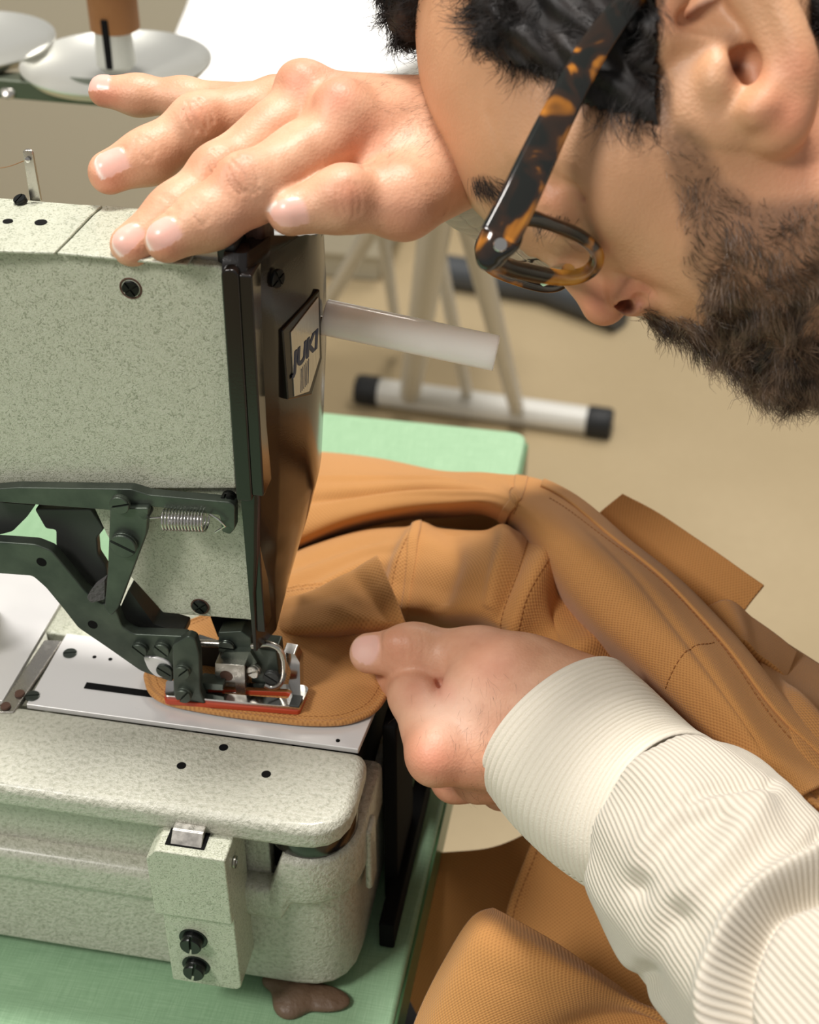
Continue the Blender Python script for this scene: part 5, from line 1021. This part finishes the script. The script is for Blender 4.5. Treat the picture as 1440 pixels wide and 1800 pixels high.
# temple arm
tp = [(878, 418, 443), (911, 352, 441), (950, 268, 440), (990, 186, 439), (1035, 100, 438), (1085, 30, 437), (1130, -20, 438), (1170, -60, 440)]
tw = [.0062, .0059, .0055, .0050, .0047, .0042, .0038, .003]
C3 = cr([list(W_(*p)) for p in tp], 60); w3 = cr([(w,) for w in tw], 60)[:, 0]; T3 = np.gradient(C3, axis=0); T3 /= np.linalg.norm(T3, axis=1, keepdims=True); N3 = np.cross(T3, FW); N3 /= np.linalg.norm(N3, axis=1, keepdims=True)
prof = [(-1, -.6), (-1, .6), (-.75, 1), (.75, 1), (1, .6), (1, -.6), (.75, -1), (-.75, -1)]
vs = np.stack([C3+N3*(a*w3)[:, None]+FW*(b*.0019) for a, b in prof], 1); m_, q = vs.shape[:2]; i = np.arange(m_*q).reshape(m_, q)
fs = [tuple(x) for x in np.stack([i[:-1], np.roll(i[:-1], -1, 1), np.roll(i[1:], -1, 1), i[1:]], -1).reshape(-1, 4).tolist()]+[tuple(i[0].tolist()), tuple(i[-1].tolist()[::-1])]
tmp = link('temple_arm', mesh(vs.reshape(-1, 3), fs), 'tortoise', gl)
tp2 = [(845, 420, 560), (905, 340, 585), (985, 200, 585), (1085, 40, 583)]; tube('temple_arm', cr([W_(*p) for p in tp2], 30), .0022, 'tortoise', gl, 8)
V_, F_ = nets(G([('+', ell(K(868, 436, 446), [5.2, 7.4, 3.6], [[.9, .43, 0], [-.43, .9, 0], [0, 0, 1]]), 0), ('+', ell(K(884, 416, 444), [6, 6.6, 3.0], [[.9, .43, 0], [-.43, .9, 0], [0, 0, 1]]), 2)]), K(868, 436, 446)-14, K(868, 436, 446)+14, .5)
ep = link('end_piece', fast_mesh(toW(V_), F_), 'tortoise', gl)
lathe('rivet', [(.0022, 0), (.0020, .0004), (0, .0006)], W_(880, 430, 440.5), tuple((-FW).tolist()), 'chrome', ep, 16)
for dd in (0, 1): link('nose_pad', fast_mesh(*(lambda r: (toW(r[0]), r[1]))(nets(ell(K(1014-dd*24, 428+dd*22, 480+dd*46), [2.2, 4.6, 2.2], AX), K(1014-dd*24, 428+dd*22, 480+dd*46)-7, K(1014-dd*24, 428+dd*22, 480+dd*46)+7, .5))), 'glass', gl)
# ================================================================== ROOM AND BACKGROUND
def struct(o): o['kind'] = 'structure'; return o
struct(box('floor', (-6, -2.5, -.05), (4, 7, 0), 'floor', None))
struct(box('wall_back', (-6, 6.9, 0), (4, 7.0, 3), 'wall', None)); struct(box('wall_left', (-6.1, -2.5, 0), (-6, 7, 3), 'wall', None))
kc = thing('storage_cabinet', 'greige flat fronted cabinet blurred in the background left of the white tube legs', 'cabinet', (-1.5, 2.6, 0))
box('cabinet_body', (-2.6, 2.42, .06), (-.50, 2.9, .92), 'panel', kc, .004); box('cabinet_plinth', (-2.58, 2.45, 0), (-.52, 2.88, .06), 'panel', kc, .002); box('cabinet_top', (-2.62, 2.40, .92), (-.48, 2.92, .95), 'panel', kc, .004)
# ironing board
ib = thing('ironing_board', 'white covered ironing board on white tube legs standing behind the machine', 'ironing board', (-.35, 1.6, 0))
V_ = [on(*p, 'z', .86) for p in ((270, 130), (330, -10), (395, -240), (860, -240), (775, 20), (740, 92), (690, 118), (560, 122), (480, 138), (380, 150))]
bo = prism('board_cover', rr(V_, .05), (0, 0, -.028), 'white_cloth', ib, .010, 4)
L_ = lambda a, b: on(a, b, 'z', 0)
f0, f1 = L_(664, 708)+Vector((0, 0, .022)), L_(1035, 760)+Vector((0, 0, .022))
ft_ = tube('foot_bar', [f0, f1], .0225, 'white_paint', ib, 20); dv = (f1-f0).normalized()
for p, s in ((f0, -1), (f1, 1)): lathe('foot_cap', [(.0235, 0), (.0250, .004), (.0250, .034), (.0225, .040), (0, .040)], p-dv*s*.004, dv*s, 'cap', ft_, 24)
def leg(a, b, r): return tube('leg', [a, b], r, 'white_paint', ib, 16)
def far(px, py, y): return on(px, py, 'y', y)
leg(f0+dv*.055, on(790, 235, 'z', .84), .017); leg(f0+dv*.235, on(782, 225, 'z', .84), .0125); leg(f0+dv*.15+Vector((0, .02, 0)), on(742, 300, 'z', .7), .009)
leg(on(548, 580, 'z', .03), on(720, 290, 'z', .8), .010); leg(on(700, 600, 'z', .03), on(650, 250, 'z', .8), .008)
tb2 = thing('floor_stand', 'blurred slate blue bar lying low on the floor behind the white legs', 'stand', L_(930, 540))
tube('bar', [L_(780, 500)+Vector((0, 0, .03)), L_(960, 530)+Vector((0, 0, .03)), L_(1090, 580)+Vector((0, 0, .03))], .030, 'slate', tb2, 16)
# thread stand with discs, cone and spool
ts = thing('thread_stand', 'thread stand with two round metal discs on a dark bar behind the sewing machine', 'thread stand', (-.5, .83, .752))
pc = at(206, 122, .90); ba, bb_ = at(-160, 150, .905), at(262, 186, .895)
br0 = prism('stand_bar', rr([ba+Vector((0, -.008, 0)), bb_+Vector((0, -.008, 0)), bb_+Vector((0, .006, 0)), ba+Vector((0, .006, 0))], .002), (0, 0, .012), 'bar', ts, .0015)
lathe('bar_bolt', [(.0048, 0), (.0048, .002), (.003, .003), (0, .003)], at(15, 162, .893), tuple((-FW*.9+np.array([0, 0, .3])).tolist()), 'steel', ts, 20)
def disc(c): return lathe('spool_disc', [(.004, 0), (.020, .0008), (.052, .005), (.0565, .009), (.058, .0095), (.058, .0085), (.053, .0035), (.020, -.0008), (.004, -.0015)], c, (0, 0, 1), 'disc', ts, 64)
disc(pc+Vector((0, 0, -.004))); disc(at(-62, 96, .93))
lathe('cone_post', [(.0085, 0), (.012, .004), (.0105, .040), (.0085, .060), (0, .061)], pc, (0, 0, 1), 'grey_plastic', ts, 28)
box('post_slot', pc+Vector((-.0022, -.0125, .004)), pc+Vector((.0022, -.009, .034)), 'black', ts, .0008)
lathe('stand_pole', [(.006, 0), (.006, 1)], (pc.x, pc.y, pc.z-1), (0, 0, 1), 'bar', ts, 16) if False else tube('stand_pole', [at(-120, 160, .905), at(-120, 160, .905)-Vector((0, 0, .19))], .006, 'bar', ts)
so = tag(lathe('thread_spool', [(.013, 0), (.0150, .001), (.0150, .050), (.013, .052), (.006, .053), (.006, .056), (0, .056)], at(203, 52, .889), (0, 0, 1), 'spool', None, 40), 'brown spool of sewing thread standing on the cone of the thread stand', 'thread spool')
# ================================================================== LIGHT
w = bpy.data.worlds.new('World'); SC.world = w; w.use_nodes = True
w.node_tree.nodes['Background'].inputs[0].default_value = (1.0, .98, .955, 1); w.node_tree.nodes['Background'].inputs[1].default_value = .33
def area(name, loc, to, size, e, col=(1, 1, 1), sy=None):
    l = bpy.data.lights.new(name, 'AREA'); l.energy = e; l.size = size; l.color = col
    if sy: l.shape = 'RECTANGLE'; l.size_y = sy
    o = bpy.data.objects.new(name, l); C.objects.link(o); o.location = loc
    o.rotation_euler = (Vector(to)-Vector(loc)).to_track_quat('-Z', 'Y').to_euler(); return o
area('ceiling_lamp_back', (-.30, .95, 3.7), (-.1, .45, .9), .45, 96, (1, .97, .93))
area('ceiling_lamp_front', (-1.0, -.5, 2.3), (-.05, .42, .9), .4, 21, (1, .96, .91))
area('ceiling_lamp_far', (.3, 3.0, 2.7), (-.2, 2.2, 0), 1.2, 30, (1, .94, .85), .6)
SC.view_settings.view_transform = 'Standard'; SC.view_settings.look = 'None'; SC.view_settings.exposure = 0; SC.view_settings.gamma = 1
SC.view_settings.use_curve_mapping = False
try: SC.cycles.use_denoising = True
except Exception: pass
